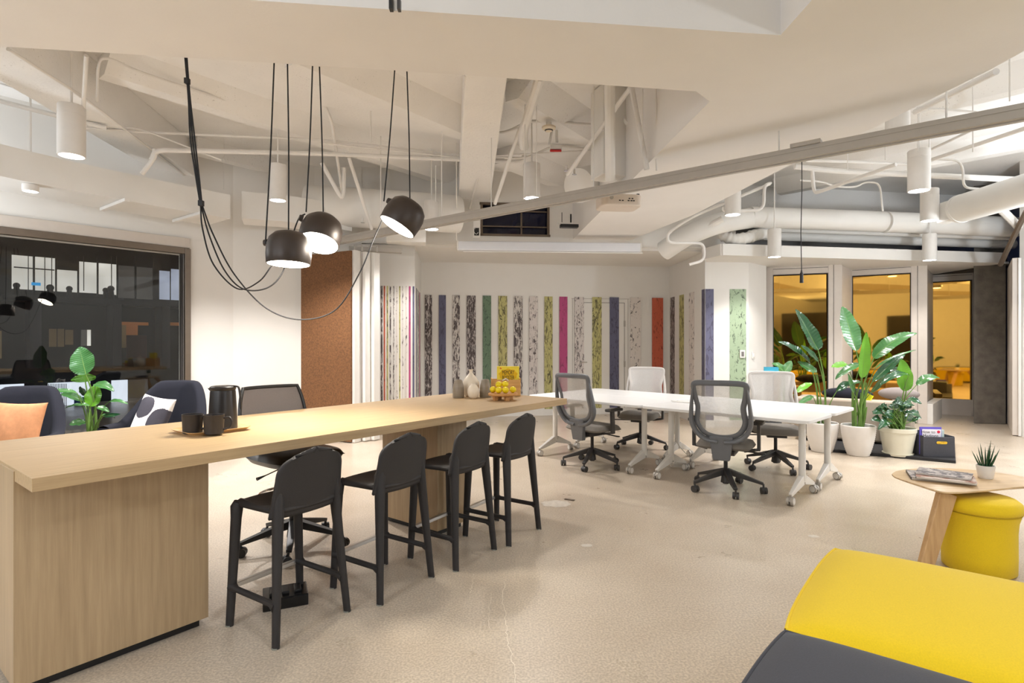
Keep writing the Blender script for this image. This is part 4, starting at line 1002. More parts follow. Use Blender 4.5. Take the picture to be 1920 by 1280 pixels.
# three floor pots in front of the sofa
L2 = at(1609, 853, 0); L2.z = 0
plant('potted_bird_of_paradise', 'tall bird of paradise plant in white ribbed pot, middle of the three floor pots', L2, [
 (1605.5, 658, 1580, 574, 40, 'leaf', dict(n=(.1, -1, .25), dt=.15, fold=.12, sharp=.9)),
 (1617, 708, 1624, 622, 22, 'leaf2', dict(n=(-.1, -1, .1), fold=.3, sharp=.7)),
 (1638, 672, 1719, 624, 30, 'leaf', dict(n=(-.3, -.7, .9), arch=.16, fold=.2, sharp=.7, db=-.1, dt=-.1)),
 (1587, 681, 1559, 688, 16, 'leaf2', dict(n=(0, -.6, .8), fold=.2)),
 (1614, 682, 1566, 711, 17, 'leaf', dict(n=(-.4, -.6, .8), arch=.10, fold=.3)),
 (1641, 690, 1718, 656, 9, 'leaf', dict(n=(0, -.3, 1), arch=.05, fold=.3)),
 (1614, 715, 1575, 730, 14, 'leaf3', dict(n=(-.2, -.5, .9), arch=.1)),
 (1636, 716, 1697, 664, 18, 'leaf3', dict(n=(-.2, -.7, .7), arch=.1)),
 (1640, 706, 1690, 690, 13, 'leaf3', dict(n=(0, -.7, .7), arch=.12)),
 (1634, 735, 1665, 700, 12, 'leaf', dict(n=(.3, -.8, .3))),
 (1600, 735, 1590, 700, 9, 'leaf', dict(n=(0, -1, .3))),
], .35, 6.75, .05, lambda t: pot_ribbed(t, .187, .365, M['potw']))
# thick trunk sheaths of the middle plant
tk = [o for o in bpy.data.objects if o.name == 'potted_bird_of_paradise'][0]
for k in range(7):
    a = k*.9; P0 = Vector((math.cos(a)*.05, math.sin(a)*.04, .34)); P1 = P0 + Vector((math.cos(a)*.03 + .02, math.sin(a)*.03, random.uniform(.25, .55)))
    MB().tube([P0, P0.lerp(P1, .5), P1], [.024, .020, .008], 8, flat=.7).build('stem', M['stem'], tk)
L1 = at(1541, 846, 0)
plant('potted_bird_of_paradise', 'bird of paradise plant with one tall folded leaf in the leftmost white ribbed pot', L1, [
 (1534, 656, 1492, 579, 34, 'leaf3', dict(n=(.35, -1, .1), fold=.32, sharp=.6, dt=.1)),
 (1519, 681, 1459, 640, 22, 'leaf3', dict(n=(.5, -.7, .6), fold=.4, arch=.05)),
 (1534, 677, 1502, 647, 15, 'leaf3', dict(n=(.3, -.8, .4), fold=.4)),
 (1528, 697, 1495, 678, 18, 'leaf', dict(n=(0, -.8, .5), fold=.3)),
 (1531, 698, 1516, 684, 12, 'leaf', dict(n=(.4, -.8, .3))),
 (1569, 733, 1590, 716, 14, 'leaf3', dict(n=(0, -.8, .5), arch=.15)),
 (1524, 742, 1497, 757, 12, 'leaf', dict(n=(0, -.6, .8))),
], .35, 7.0, .04, lambda t: pot_ribbed(t, .187, .365, M['potw']))
L3 = at(1683, 855, 0)
sp3 = [(1699, 733, 1690, 673, 30, 'leaf2', dict(n=(-.2, -1, .1), fold=.2, sharp=.8)),
 (1718, 722, 1762, 708, 19, 'leaf', dict(n=(0, -.6, .9), arch=.22, fold=.2)),
 (1704, 703, 1650, 722, 18, 'leaf3', dict(n=(-.2, -.6, .9), arch=.18)),
 (1702, 748, 1728, 757, 15, 'leaf3', dict(n=(0, -.7, .7), arch=.1)),
 (1710, 790, 1728, 783, 9, 'leaf3', dict(n=(0, -.6, .8), arch=.2)),
 (1664, 775, 1645, 769, 12, 'leaf3', dict(n=(0, -.6, .8), arch=.2, droop=.3)),
 (1694, 800, 1684, 782, 10, 'leaf2', dict()), (1672, 790, 1669, 768, 10, 'leaf2', dict())]
for k in range(26):
    a = random.uniform(-1.4, 1.4); r = random.uniform(28, 75); bx = 1683 + math.sin(a)*r*.5; by = 795 - math.cos(a)*r*.6
    b2_ = random.uniform(-.9, .9)
    sp3.append((bx, by, bx + math.sin(a + b2_)*22, by - math.cos(a + b2_)*15 + 5, random.uniform(13, 19), 'leaf3', dict(n=(math.sin(a)*.5, -.8, .6), arch=.15, droop=.15)))
def potc(t):
    R, H = .192, .345
    MB().lathe([(0, .03), (R*.74, .03), (R*.96, H-.05), (R, H-.045), (R*1.01, H), (R*.97, H+.004), (R*.93, H-.005), (R*.92, H-.05), (0, H-.05)], 48).build('pot', M['potc'], t)
    MB().lathe([(0, H-.045), (R*.92, H-.047)], 32).build('soil', M['soil'], t)
    MB().lathe([(0, .018), (R*.80, .018), (R*.84, .045), (R*.80, .045), (0, .03)], 40).build('saucer', M['potc'], t)
    for k in range(4): a = -PI/2 + k*PI/2; MB().sphere((math.cos(a)*R*.72, math.sin(a)*R*.72, .016), .016, 8).build('caster', M['potc'], t)
plant('potted_leafy_plant', 'dense dark leafy plant in a smooth cream pot on casters, right of the ribbed pots', L3, sp3, .31, 6.7, .07, potc)
L4 = Vector(((1466-CX)/F*8.42, 8.42, 0))
plant('small_potted_plant', 'small green plant peeking out above the rightmost far office chair', L4, [
 (1470, 697, 1447, 681, 16, 'leaf', dict(n=(0, -.7, .7), arch=.15)), (1470, 699, 1484, 676, 17, 'leaf', dict(n=(0, -.8, .5), fold=.1)),
 (1473, 702, 1488, 700, 9, 'leaf3', dict()), (1494, 735, 1523, 718, 13, 'leaf2', dict(n=(0, -.6, .7), arch=.1)), (1470, 700, 1462, 690, 13, 'leaf', dict())],
   .35, 8.42, .04, lambda t: pot_ribbed(t, .16, .38, M['potw'], False))
# left plant between the armchairs
L5 = Vector(((172-CX)/F*5.75, 5.75, 0))
plant('potted_rubber_plant', 'broad leaved green plant between the two navy armchairs at the left window', L5, [
 (161, 702, 148.5, 650, 50, 'leaf', dict(n=(0, -1, .2), dt=.05, fold=.1, sharp=.85)),
 (160, 716, 158, 700, 44, 'leaf2', dict(n=(0, -.5, .8), fold=.2)),
 (170, 762, 183, 720, 32, 'leaf2', dict(n=(.1, -1, .2), fold=.15)),
 (178, 720, 214, 733, 19, 'leaf', dict(n=(0, -.6, .9), arch=.12)),
 (144, 736, 77, 746, 15, 'leaf', dict(n=(0, -.5, .9), arch=.16, fold=.25)),
 (157, 753, 113, 739, 15, 'leaf', dict(n=(0, -.6, .8), arch=.12)),
 (168, 760, 122, 765, 12, 'leaf', dict(n=(0, -.4, .9), arch=.1)),
 (182, 763, 205, 772, 13, 'leaf', dict(n=(0, -.6, .9), arch=.1)),
 (198, 758, 240, 757, 11, 'leaf', dict(n=(0, -.5, .9), arch=.14)),
 (192, 778, 216, 784, 12, 'leaf', dict(n=(0, -.5, .9), arch=.1)), (193, 780, 226, 776, 8, 'leaf3', dict()),
 (160, 790, 130, 796, 20, 'leaf', dict(n=(0, -.7, .6))), (163, 742, 150, 724, 15, 'leaf3', dict())],
 .36, 5.75, .035, lambda t: pot_ribbed(t, .19, .38, M['potw'], False))

# ================================================================ SOFT SEATING AND THE CORNER BY THE AMBER WINDOWS
def armchair(name, label, loc, rz):
    t = thing(name, label, 'armchair', loc, rz)
    N_ = 40
    def sh(u, v, out):
        a = (-.60 + 1.20*u)*PI; aa = abs(a)/(PI*.60)
        k = min(1, max(0, (aa-.24)/.46)); k = k*k*(3-2*k)*.6 + k*.4
        h = .93 - .40*k
        R = .34 + (.05 if out else -.035) + .04*v*(1-aa)
        x = math.sin(a)*R*(1.08 + .10*aa*v); y = -math.cos(a)*R*.98 + .10*aa*aa
        z = .20 + (h-.20)*v
        return Vector((x, y - .12*v*(1-aa)*(h/.93), z))
    m = MB().grid(lambda a, b: sh(a, b, 1), N_, 10).grid(lambda a, b: sh(a, b, 0), N_, 10)
    m.grid(lambda a, b: sh(a, 1, 1).lerp(sh(a, 1, 0), b) + Vector((0, 0, .022*math.sin(PI*b))), N_, 4)
    for e in (0, 1): m.grid(lambda a, b, e=e: sh(e, b, 1).lerp(sh(e, b, 0), a), 3, 10)
    m.build('shell', M['navy'], t, smooth=60)
    def se(u, v, top):
        a = u*2*PI; r = v
        return Vector((math.cos(a)*.33*r, math.sin(a)*.34*r + .05, (.43 if top else .20) - (.04*r**6 if top else 0)))
    MB().grid(lambda a, b: se(a, b, 1), 32, 8).grid(lambda a, b: Vector((se(a, 1, 1).x, se(a, 1, 1).y, .39 - .19*b)), 32, 2).build('seat', M['navy'], t, smooth=60)
    for sx in (-1, 1):
        for sy in (-1, 1): MB().cyl((sx*.24, sy*.22, 0), (sx*.20, sy*.18, .21), .012, .018).build('leg', M['oakv'], t)
    return t
ca = (-3.63, 5.70, 0); cb_ = (-4.53, 4.95, 0)
armchair('armchair', 'navy barrel armchair with the black and white pillow, right of the window plant', ca, head(.05, -1))
armchair('armchair', 'navy barrel armchair at the left edge holding the orange pillow', cb_, head(.25, -1))
def pillow(name, label, c, w, h, mt, yaw, roll, lean, mats=None, col=None, th=.07):
    m = MB()
    def f(u, v, s_):
        x = (u-.5)*2; y = (v-.5)*2
        k = (max(0, 1-x**2)*max(0, 1-y**2))**.45
        px = x*w/2*(1-.07*(1-abs(x))*0 - .07*(1-y*y)*abs(x)*0); pull = 1 - .09*(1-abs(y)**2)*abs(x) ; pull2 = 1 - .09*(1-abs(x)**2)*abs(y)
        return Vector((x*w/2*(.93 + .07*y*y), s_*th*k + .004*math.sin(7*x+3*y)*k, y*h/2*(.93 + .07*x*x)))
    o_ = MB(); NN = 72; o_.grid(lambda a, b: f(a, b, -1), NN, NN); o_.grid(lambda a, b: f(a, b, 1), NN, NN)
    if col: o_.mi = [col(((i % (NN*NN)) % NN + .5)/NN, ((i % (NN*NN))//NN + .5)/NN) for i in range(len(o_.f))]
    ob = o_.build(name, mats or mt, smooth=80); ob.location = c
    ob.rotation_euler = (Matrix.Rotation(yaw, 3, 'Z') @ Matrix.Rotation(lean, 3, 'X') @ Matrix.Rotation(roll, 3, 'Y')).to_euler()
    tag(ob, label, 'pillow'); return ob
pillow('pillow', 'plain orange pillow leaning in the armchair at the left edge', dp(28, 800, 4.70), .42, .42, M['orange'], .15, .03, -.30)
bwm = mat('black and white pillow print', (236, 232, 230), .85, var=.02); ink2 = mat('charcoal print', (66, 64, 74), .9, var=.06, scale=60)
def blobs(m):
    nt = m.node_tree
cpil = dp(284, 785, 5.30)
def printcol(a, b):
    for (x, y, rx, ry) in ((.30, .72, .30, .26), (.88, .42, .30, .34), (.22, .03, .20, .16), (.62, -.02, .12, .1)):
        if ((a-x)/rx)**2 + ((b-y)/ry)**2 < 1: return 1
    return 0
pillow('pillow', 'white pillow with large charcoal blots in the right navy armchair', cpil, .44, .44, None, -.35, .10, -.35, mats=[bwm, ink2], col=printcol)

# sofa seen from behind, dark floor platform, cushions
s0, s1 = Vector((3.98, 7.85, 0)), Vector((5.12, 7.12, 0)); dd = (s1-s0).normalized(); nn = Vector((-dd.y, dd.x, 0)); nn = nn if nn.y > 0 else -nn
SL = (s1-s0).length; rzs = math.atan2(dd.y, dd.x)
t = thing('sofa', 'low beige sofa seen from behind, standing behind the potted plants', 'sofa', s0, rzs)
MB().prism(rrect(SL, .22, .06, 5, SL/2, .11), .05, .60).build('backrest', M['sofa'], t, bevel=.03)
MB().prism(rrect(SL, .80, .06, 5, SL/2, .62), .05, .40).build('seat', M['sofa'], t, bevel=.03)
MB().prism(rrect(.22, 1.0, .06, 5, SL-.09, .52), .05, .56).build('armrest', M['sofa'], t, bevel=.03)
MB().prism(rrect(.22, 1.0, .06, 5, .09, .52), .05, .56).build('armrest', M['sofa'], t, bevel=.03)
for k in range(5): MB().cyl((.15+k*.28, -.002, .09), (.15+k*.28, -.002, .56), .004, n=6).build('seam', mat('sofa seam', (140, 128, 114), .95), t)
pl = MB()
for x in (.1, SL-.1):
    for y in (.1, .9): MB().cyl((x, y, 0), (x, y, .06), .02).build('leg', M['black'], t)
def cushion(label, px, py, d, w, h, mt, rz): 
    c = dp(px, py, d); o = MB().sphere((0, 0, 0), 1, 14, (w/2, .10, h/2)).build('cushion', mt, smooth=80); o.location = c; o.rotation_euler = (0, 0, rz); tag(o, label, 'cushion')
cushion('dark navy bolster cushion lying on the left part of the beige sofa', 1588, 738, 7.75, .62, .17, M['navy'], rzs)
cushion('grey cushion lying on the right part of the beige sofa behind the leafy plant', 1685, 738, 7.40, .46, .17, mat('grey cushion cloth', (136, 126, 122), .95, var=.05, scale=80), rzs)
o = MB().box((0, 0, 0), (.10, .02, .10)).build('striped_book', mat('yellow black stripes', (236, 200, 20), .6, var=.9, scale=6, stretch=(6, 1, .2)), smooth=0); o.location = dp(1627, 745, 7.42); o.rotation_euler = (0, .5, rzs); tag(o, 'small yellow and black striped item sticking up behind the middle plant', 'book')
q = [at(1516, 838, .035), at(1792, 863, .035), at(1790, 826, .035), at(1700, 812, .035), at(1520, 812, .035)]
o = MB().prism([(p.x, p.y) for p in q], .0, .035).build('floor_platform', mat('black platform', (34, 33, 36), .7, var=.2, scale=40), smooth=0, bevel=.004); tag(o, 'flat black platform under the sofa and the magazine box on the floor', 'platform')
# desk-top shelf things above the far right chair
o = MB().box((0, 0, 0), (.22, .03, .10)).build('box', mat('blue and yellow box', (60, 160, 190), .5, var=.3, scale=4), smooth=0); o.location = (dp(1446, 697, 8.9).x, 8.9, .925); o.rotation_euler = (0, 0, -.2); tag(o, 'small blue printed box on the low shelf behind the rightmost far office chair', 'box')
sh_ = thing('low_shelf', 'low white shelf by the first amber window, behind the rightmost far chair', 'shelf', (dp(1448, 700, 8.95).x, 8.95, 0), 0)
MB().box((0, 0, .86), (.46, .26, .03)).build('top_board', M['wmetal'], sh_, smooth=0, bevel=.003)
for x in (-.21, .21): MB().box((x, 0, .422), (.03, .24, .845)).build('side_board', M['wmetal'], sh_, smooth=0)
MB().box((0, 0, .4), (.39, .24, .02)).build('shelf_board', M['wmetal'], sh_, smooth=0)
# magazine box and books
p = at(1760, 856, .036); t = thing('magazine_box', 'dark grey magazine box holding booklets right of the potted plants', 'box', (p.x, p.y, .036), -.12)
gm = mat('dark grey felt board', (70, 70, 76), .85, var=.08, scale=90)
MB().box((0, 0, .115), (.34, .012, .23)).build('front_board', gm, t, smooth=0, bevel=.002); MB().box((0, .20, .14), (.34, .012, .28)).build('back_board', gm, t, smooth=0, bevel=.002)
for s_ in (-1, 1): MB().box((s_*.164, .10, .12), (.012, .20, .24)).build('side_board', gm, t, smooth=0, bevel=.002)
MB().box((0, .10, .008), (.32, .19, .012)).build('bottom_board', gm, t, smooth=0)
MB().prism([(x, y) for x, y in rrect(.115, .03, .0148, 6)], 0, .002).build('slot', mat('yellow red cover seen through slot', (236, 176, 40), .6, var=.5, scale=25), t, smooth=0)
sl = t.children[-1]; sl.rotation_euler = (PI/2, 0, 0); sl.location = (.03, -.007, .165)
c = Vector((p.x-.045, p.y+.07, .052)); b = thing('book', 'purple edged booklet titled How to Meditate in the dark magazine box', 'book', c, -.12)
MB().box((0, 0, .16), (.235, .014, .32)).build('cover', mat('violet cover', (96, 84, 190), .5), b, smooth=0)
MB().box((.01, -.0075, .155), (.205, .002, .28)).build('title_panel', mat('white title panel', (232, 228, 236), .5), b, smooth=0)
textobj('lettering', 'How to', .048, ink, b, Matrix.Translation((-.028, -.0092, .262)) @ RX)
textobj('lettering', 'Meditate', .048, ink, b, Matrix.Translation((-.002, -.0092, .216)) @ RX)
MB().cyl((.085, -.0085, .265), (.085, -.0100, .265), .017).build('print', mat('pink red dot', (206, 40, 70), .5), b)
b = MB().box((0, 0, .14), (.24, .02, .28)).build('book', mat('pale green booklet', (190, 206, 200), .5, var=.1), smooth=0); b.location = (p.x+.02, p.y+.12, .052); b.rotation_euler[2] = -.12; tag(b, 'pale booklet standing behind the How to Meditate booklet', 'book')

# ================================================================ LAMPS
def downlight(px, py, d, dia=.20, h=.34, label='', lit=True, power=26, rod=True, zt=None):
    c = dp(px, py, d); t = thing('downlight', label, 'ceiling lamp', (c.x, c.y, c.z)); r = dia/2
    MB().lathe([(r*.90, .006), (r*.90, 0), (r, 0), (r, h*.80), (r*.985, h*.802), (r*.985, h*.812), (r, h*.815), (r, h-.008), (r*.96, h), (0, h)], 40).build('housing', M['can'], t)
    MB().lathe([(0, .003), (r*.90, .003)], 36, cap=False).build('lens', M['lens'], t)
    if rod:
        top = CEIL - c.z
        MB().cyl((0, 0, h), (0, 0, top), .009, n=8).cyl((0, 0, h), (0, 0, h+.02), .03, n=14).build('rod', M['pipe'], t)
    if power: spot('lamp light', (0, 0, -.012), power*KS, 125, .55, r*.8, (1, .955, .92), parent=t)
    return t
KS = 6.4
downlight(134, 293, 4.77, h=.43, label='white cylinder downlight at the upper left, largest and nearest on that side', power=42)
downlight(521, 376, 6.4, dia=.185, h=.41, power=70, label='white cylinder downlight behind the cords of the lowest pendant')
downlight(997, 372, 6.5, h=.40, label='white cylinder downlight left of the red alarm unit, partly behind the rail')
downlight(809, 430, 7.6, h=.38, label='white cylinder downlight just right of the tilted pendant lamp')
downlight(1683, 266, 5.3, h=.42, label='round downlight peeping out below the diagonal rail at the right', power=22)
downlight(1723, 358, 5.77, h=.42, label='largest white cylinder downlight in the right hand group', power=20)
downlight(1743, 414, 7.07, h=.40, label='white cylinder downlight directly behind the largest right hand one')
downlight(1743, 488, 8.5, dia=.185, h=.40, power=17, label='lowest white cylinder downlight, in front of the right bulkhead')
downlight(1452, 482, 8.15, dia=.185, h=.41, power=18, label='white cylinder downlight in front of the bulkhead left of the hanging microphone')
downlight(1374, 403, 7.26, h=.38, label='white cylinder downlight half hidden behind the edge of the big white beam')
downlight(57, 359, 5.3, dia=.13, h=.065, label='small round recessed downlight at the left edge under the duct', power=15)
# pendants
mp_ = mat('dark brown pendant metal', (62, 52, 46), .42, .25, var=.04); glow = emis('pendant lens', (255, 247, 230), 22)
cord = mat('black cord', (16, 14, 18), .6)
def pendant(label, c, axis, hook_side, ups, swag, power=46):
    """c rim centre, axis unit vector pointing out of the opening"""
    ax = Vector(axis).normalized(); q = (-ax).to_track_quat('Z', 'Y').to_matrix()
    t = thing('pendant_lamp', label, 'pendant lamp', c)
    prof = [(.1205, 0), (.1225, .003), (.127, .06), (.1255, .11), (.112, .155), (.082, .185), (.04, .198), (0, .200)]
    MB().lathe(prof, 48, rot=q, cap=False).lathe([(.1205, 0), (.117, .002), (.117, .012)], 48, rot=q, cap=False).build('shade', mp_, t, smooth=60)
    MB().lathe([(0, .001), (.1165, .003)], 40, rot=q, cap=False).build('diffuser', glow, t)
    hs = Vector(hook_side); hs = (hs - ax*hs.dot(ax)).normalized(); k = q @ Vector((0, 0, .13)) + hs*.125
    MB().cyl(k, k + hs*.022, .022, .018, 16).build('cord_knob', mp_, t)
    for e, (px_, py_, dd_, target) in enumerate(ups):
        a = dp(px_, py_, dd_) - c
        MB().tube(crom([a, a.lerp(target, .5) + Vector((.004, 0, 0)), target], 6), .0042, 6).build('hanging_cord', cord, t)
    MB().tube([Vector(p) - Vector(c) for p in crom(swag, 10)], .0042, 6).build('power_cord', cord, t)
    spot('lamp light', ax*.012, power, 130, .6, .09, (1, .93, .82), aim=ax, parent=t)
    return t
b0 = dp(349, 111, 3.15)
c1 = dp(541, 496, 3.28)
pendant('lowest of three dark pendant lamps over the counter, opening straight down', c1, (.0, -.06, -1), (-1, 0, 0),
  [(514, 118, 3.28, Vector((-.085, -.115, .10))), (539, 118, 3.30, Vector((-.0, 0, .198)))],
  [dp(376, 385, 3.2), dp(380, 430, 3.2), dp(400, 495, 3.22), dp(445, 541, 3.25), dp(485, 528, 3.26), dp(510, 497, 3.27)])
c2 = dp(597, 457, 3.46)
pendant('middle dark pendant lamp tilted toward the camera, brightly glowing', c2, (-.05, -.42, -.90), (-.75, -.6, 0),
  [(586, 124, 3.33, Vector((-.065, -.03, .19))), (599, 125, 3.36, Vector((.005, .075, .185)))],
  [dp(377, 385, 3.21), dp(392, 440, 3.23), dp(420, 505, 3.27), dp(455, 541, 3.31), dp(500, 540, 3.36), dp(530, 510, 3.40), dp(546, 450, 3.44), dp(560, 410, 3.45), dp(572, 401, 3.44)])
c3 = dp(744, 426, 3.55)
pendant('right dark pendant lamp tilted sideways with its opening facing lower left', c3, (-.48, -.18, -.86), (-1, 0, 0),
  [(740, 132, 3.34, Vector((-.082, .0, .165))), (763, 134, 3.36, Vector((.08, .02, .165)))],
  [dp(379, 385, 3.2), dp(400, 440, 3.22), dp(440, 515, 3.28), dp(500, 578, 3.35), dp(565, 599, 3.4), dp(630, 580, 3.45), dp(675, 510, 3.5), dp(700, 450, 3.53), dp(717, 412, 3.55)])
o = MB()
for k in range(3): o.tube(crom([dp(347 + k*1.6, 108, 3.16), dp(353 + k*1.5, 180, 3.17), dp(357 + k*4, 260, 3.18), dp(367 + k*3, 330, 3.19), dp(376 + k*1.5, 386, 3.2)], 6), .0045, 6)
for x, y in ((351, 152), (377, 381)): c = dp(x, y, 3.17); o.box(c, (.024, .024, .03))
tag(o.build('cord_bundle', cord), 'bundle of three black lamp cords coming down from the ceiling at the left', 'cord')

# ================================================================ CEILING SERVICES
def pipe(pts, r, label, name='ceiling_pipe', cat='pipe', m='pipe', smooth_=True, n=10, sm=4):
    P_ = [dp(*p) for p in pts]
    if smooth_ and len(P_) > 2:
        # rounded corners
        Q = [P_[0]]
        for i in range(1, len(P_)-1):
            a, b, c = P_[i-1], P_[i], P_[i+1]; k1 = min(.12, (b-a).length*.4); k2 = min(.12, (c-b).length*.4)
            A_, C_ = b + (a-b).normalized()*k1, b + (c-b).normalized()*k2
            for j in range(sm+1): tt = j/sm; Q.append(A_*(1-tt)**2 + b*2*tt*(1-tt) + C_*tt*tt)
        Q.append(P_[-1]); P_ = Q
    o = MB().tube(P_, r, n).build(name, M[m]); tag(o, label, cat); return o
pipe([(160, 240, 5.6), (255, 247, 5.8), (600, 262, 6.6), (862, 291, 7.3), (985, 297, 7.4), (1040, 272, 7.4), (1115, 281, 7.5)], .014, 'thin white conduit crossing behind the pendant cords, upper of the pair')
pipe([(284, 300, 5.9), (292, 281, 5.9), (600, 288, 6.6), (880, 300, 7.3), (975, 303, 7.5), (985, 290, 7.5)], .026, 'thick white sprinkler pipe running left to right behind the pendants')
pipe([(290, 280, 5.9), (290, 296, 5.9), (266, 326, 5.9)], .024, 'short white elbow pipe dropping at the left end of the sprinkler pipe')
pipe([(600, 268, 6.5), (864, 296, 7.25), (1215, 275, 7.6)], .010, 'slim white conduit running just under the upper conduit to the square duct')
pipe([(155, 225, 4.9), (162, 104, 4.4)], .016, 'white vertical conduit rising at the upper left corner')
pipe([(182, 190, 5.0), (184, 112, 4.8), (205, 108, 4.8), (255, 132, 5.1), (440, 194, 5.9), (560, 252, 6.7), (640, 268, 7.0)], .011, 'thin conduit with a bend running diagonally down under the ceiling at the left')
pipe([(15, 92, 4.0), (150, 178, 4.8), (350, 332, 7.4), (356, 345, 7.5)], .013, 'conduit along the edge of the left ceiling beam')
pipe([(-20, 184, 5.2), (60, 205, 5.3), (200, 240, 5.6)], .022, 'white pipe at the left edge below the beam')
pipe([(-20, 150, 5.3), (40, 168, 5.3), (110, 180, 5.5)], .010, 'thin conduit at the far left above the white pipe')
pipe([(163, 236, 5.6), (260, 240, 5.75), (415, 300, 6.2)], .008, 'thin dark edged wire conduit behind the nearest left downlight')
pipe([(600, 180, 6.2), (622, 225, 6.3), (643, 370, 7.6)], .018, 'slanting white brace rod left of the tilted pendant')
pipe([(603, 305, 6.9), (640, 372, 7.1), (644, 365, 7.1), (645, 315, 7.1)], .026, 'white V-shaped pipe joint hanging behind the middle pendant')
pipe([(654, 295, 6.8), (700, 440, 7.6)], .022, 'long slanting white strut right of the V-shaped pipe')
pipe([(945, 146, 4.7), (905, 300, 6.9), (893, 345, 7.7), (880, 392, 8.6)], .014, 'conduit following the right edge of the central ceiling beam')
pipe([(873, 142, 4.6), (864, 300, 7.0)], .010, 'conduit following the left edge of the central ceiling beam')
for k, (y, dd_) in enumerate(((222, 5.9), (276, 7.1), (315, 7.8))):
    pipe([(866 - k*2, y, dd_), (938 - k*12, y+1, dd_)], .010, ['highest', 'middle', 'lowest'][k] + ' narrow strap crossing under the central ceiling beam', 'pipe_strap', 'strap')
pipe([(905, 246, 6.2), (935, 250, 6.2), (955, 246, 6.2), (990, 228, 6.2), (1010, 227, 6.2), (1110, 234, 6.3)], .018, 'curved white conduit from the junction box on the beam to the square duct')
pipe([(1122, 226, 6.3), (1135, 212, 6.3), (1150, 205, 6.3), (1170, 207, 6.4), (1208, 216, 6.5)], .018, 'curved white conduit bending over the vertical post')
pipe([(1012, 145, 5.2), (980, 252, 5.9), (983, 278, 6.0)], .050, 'thick insulated white pipe coming down left of the smoke detector')
pipe([(988, 218, 6.0), (975, 240, 6.1), (928, 382, 7.0)], .022, 'long slanting white strut in front of the central beam')
pipe([(1184, 162, 4.9), (1064, 327, 6.4)], .022, 'long slanting white strut ending left of the round duct')
pipe([(1184, 164, 4.9), (1213, 318, 4.9)], .024, 'white strut slanting down to the rail right of the square duct')
pipe([(1143, 152, 4.6), (1144, 338, 4.9)], .044, 'thick vertical white post above the projector')
pipe([(1030, 272, 6.4), (1040, 215, 6.4), (1043, 208, 6.4), (1044, 268, 6.4)], .016, 'small white loop of conduit above the red alarm unit')
pipe([(1230, 166, 4.7), (1231, 320, 4.9)], .007, 'thin hanger rod at the right of the shaft opening')
pipe([(1205, 166, 4.7), (1204, 295, 4.9)], .005, 'very thin hanger rod left of the other rod in the shaft opening')
pipe([(1006, 190, 5.6), (1006, 372, 6.2)], .005, 'thin hanger rod passing in front of the smoke detector')
pipe([(695, 208, 6.3), (695, 268, 6.4)], .008, 'short hanger rod holding the conduits between the pendants')
pipe([(817, 310, 7.0), (817, 378, 7.0)], .006, 'thin rod above the downlight beside the tilted pendant')
pipe([(856, 222, 7.2), (856, 450, 8.2)], .008, 'thin vertical rod just left of the central beam')
pipe([(420, 250, 7.2), (420, 355, 7.2)], .004, 'thin hanger rod above the left duct near the cords', sm=2)
# right hand group
pipe([(1490, 312, 6.9), (1560, 320, 6.9), (1720, 328, 6.8), (1935, 338, 6.6)], .034, 'thick white sprinkler pipe at the right, passing behind the largest downlight')
pipe([(1512, 301, 6.6), (1600, 303, 6.6), (1700, 308, 6.6)], .018, 'thin white pipe just above the thick sprinkler pipe at the right')
pipe([(1523, 320, 6.9), (1526, 362, 6.9), (1540, 358, 6.8), (1680, 308, 6.0)], .022, 'white branch pipe dropping and running back up to the right')
pipe([(1500, 338, 7.4), (1540, 340, 7.4), (1566, 350, 7.4), (1605, 351, 7.4), (1622, 341, 7.4), (1650, 343, 7.4), (1655, 396, 7.4)], .012, 'thin bent conduit above the big horizontal duct')
pipe([(1748, 298, 6.6), (1795, 299, 6.6), (1806, 315, 6.6), (1806, 352, 6.6), (1870, 357, 6.8)], .014, 'thin conduit with a square bend right of the largest downlight')
pipe([(1745, 300, 6.2), (1930, 238, 4.9)], .020, 'white pipe rising to the right edge below the rail')
pipe([(1735, 285, 6.6), (1905, 205, 5.2)], .014, 'thin white pipe parallel to the rail behind the right downlight')
pipe([(1716, 210, 4.6), (1868, 134, 3.7)], .022, 'white pipe running along the right edge of the big beam')
pipe([(1700, 200, 5.0), (1830, 210, 5.0)], .010, 'thin horizontal conduit above the rail at the right')
for i, (x, y0, y1, d__) in enumerate(((1721, 208, 284, 4.65), (1824, 187, 285, 4.9), (1893, 145, 190, 4.2), (1589, 285, 318, 6.4), (1452, 340, 430, 7.6), (1660, 270, 300, 6.3))):
    y0 = CY - (CEIL-EYE)*F/d__
    pipe([(x, y0, d__), (x, y1, d__)], .005, 'thin hanger rod at the right, ' + ['above the largest downlight', 'crossing the rail', 'near the right edge above the rail', 'holding the thin pipe', 'above the downlight by the microphone', 'beside the shallow downlight'][i], 'hanger_rod', 'rod')
pipe([(1357, 388, 7.3), (1356, 396, 7.3), (1432, 394, 7.3), (1433, 346, 7.3), (1450, 342, 7.3), (1300, 405, 7.5), (1252, 436, 7.75), (1252, 455, 7.75), (1320, 456, 8.05), (1321, 488, 8.05), (1292, 496, 8.05)], .020, 'zigzag white sprinkler pipe below the edge of the big beam at the right')
pipe([(1240, 463, 8.6), (1345, 463, 8.7)], .008, 'pair of thin conduits on the wall right of the projection screen', 'conduit')
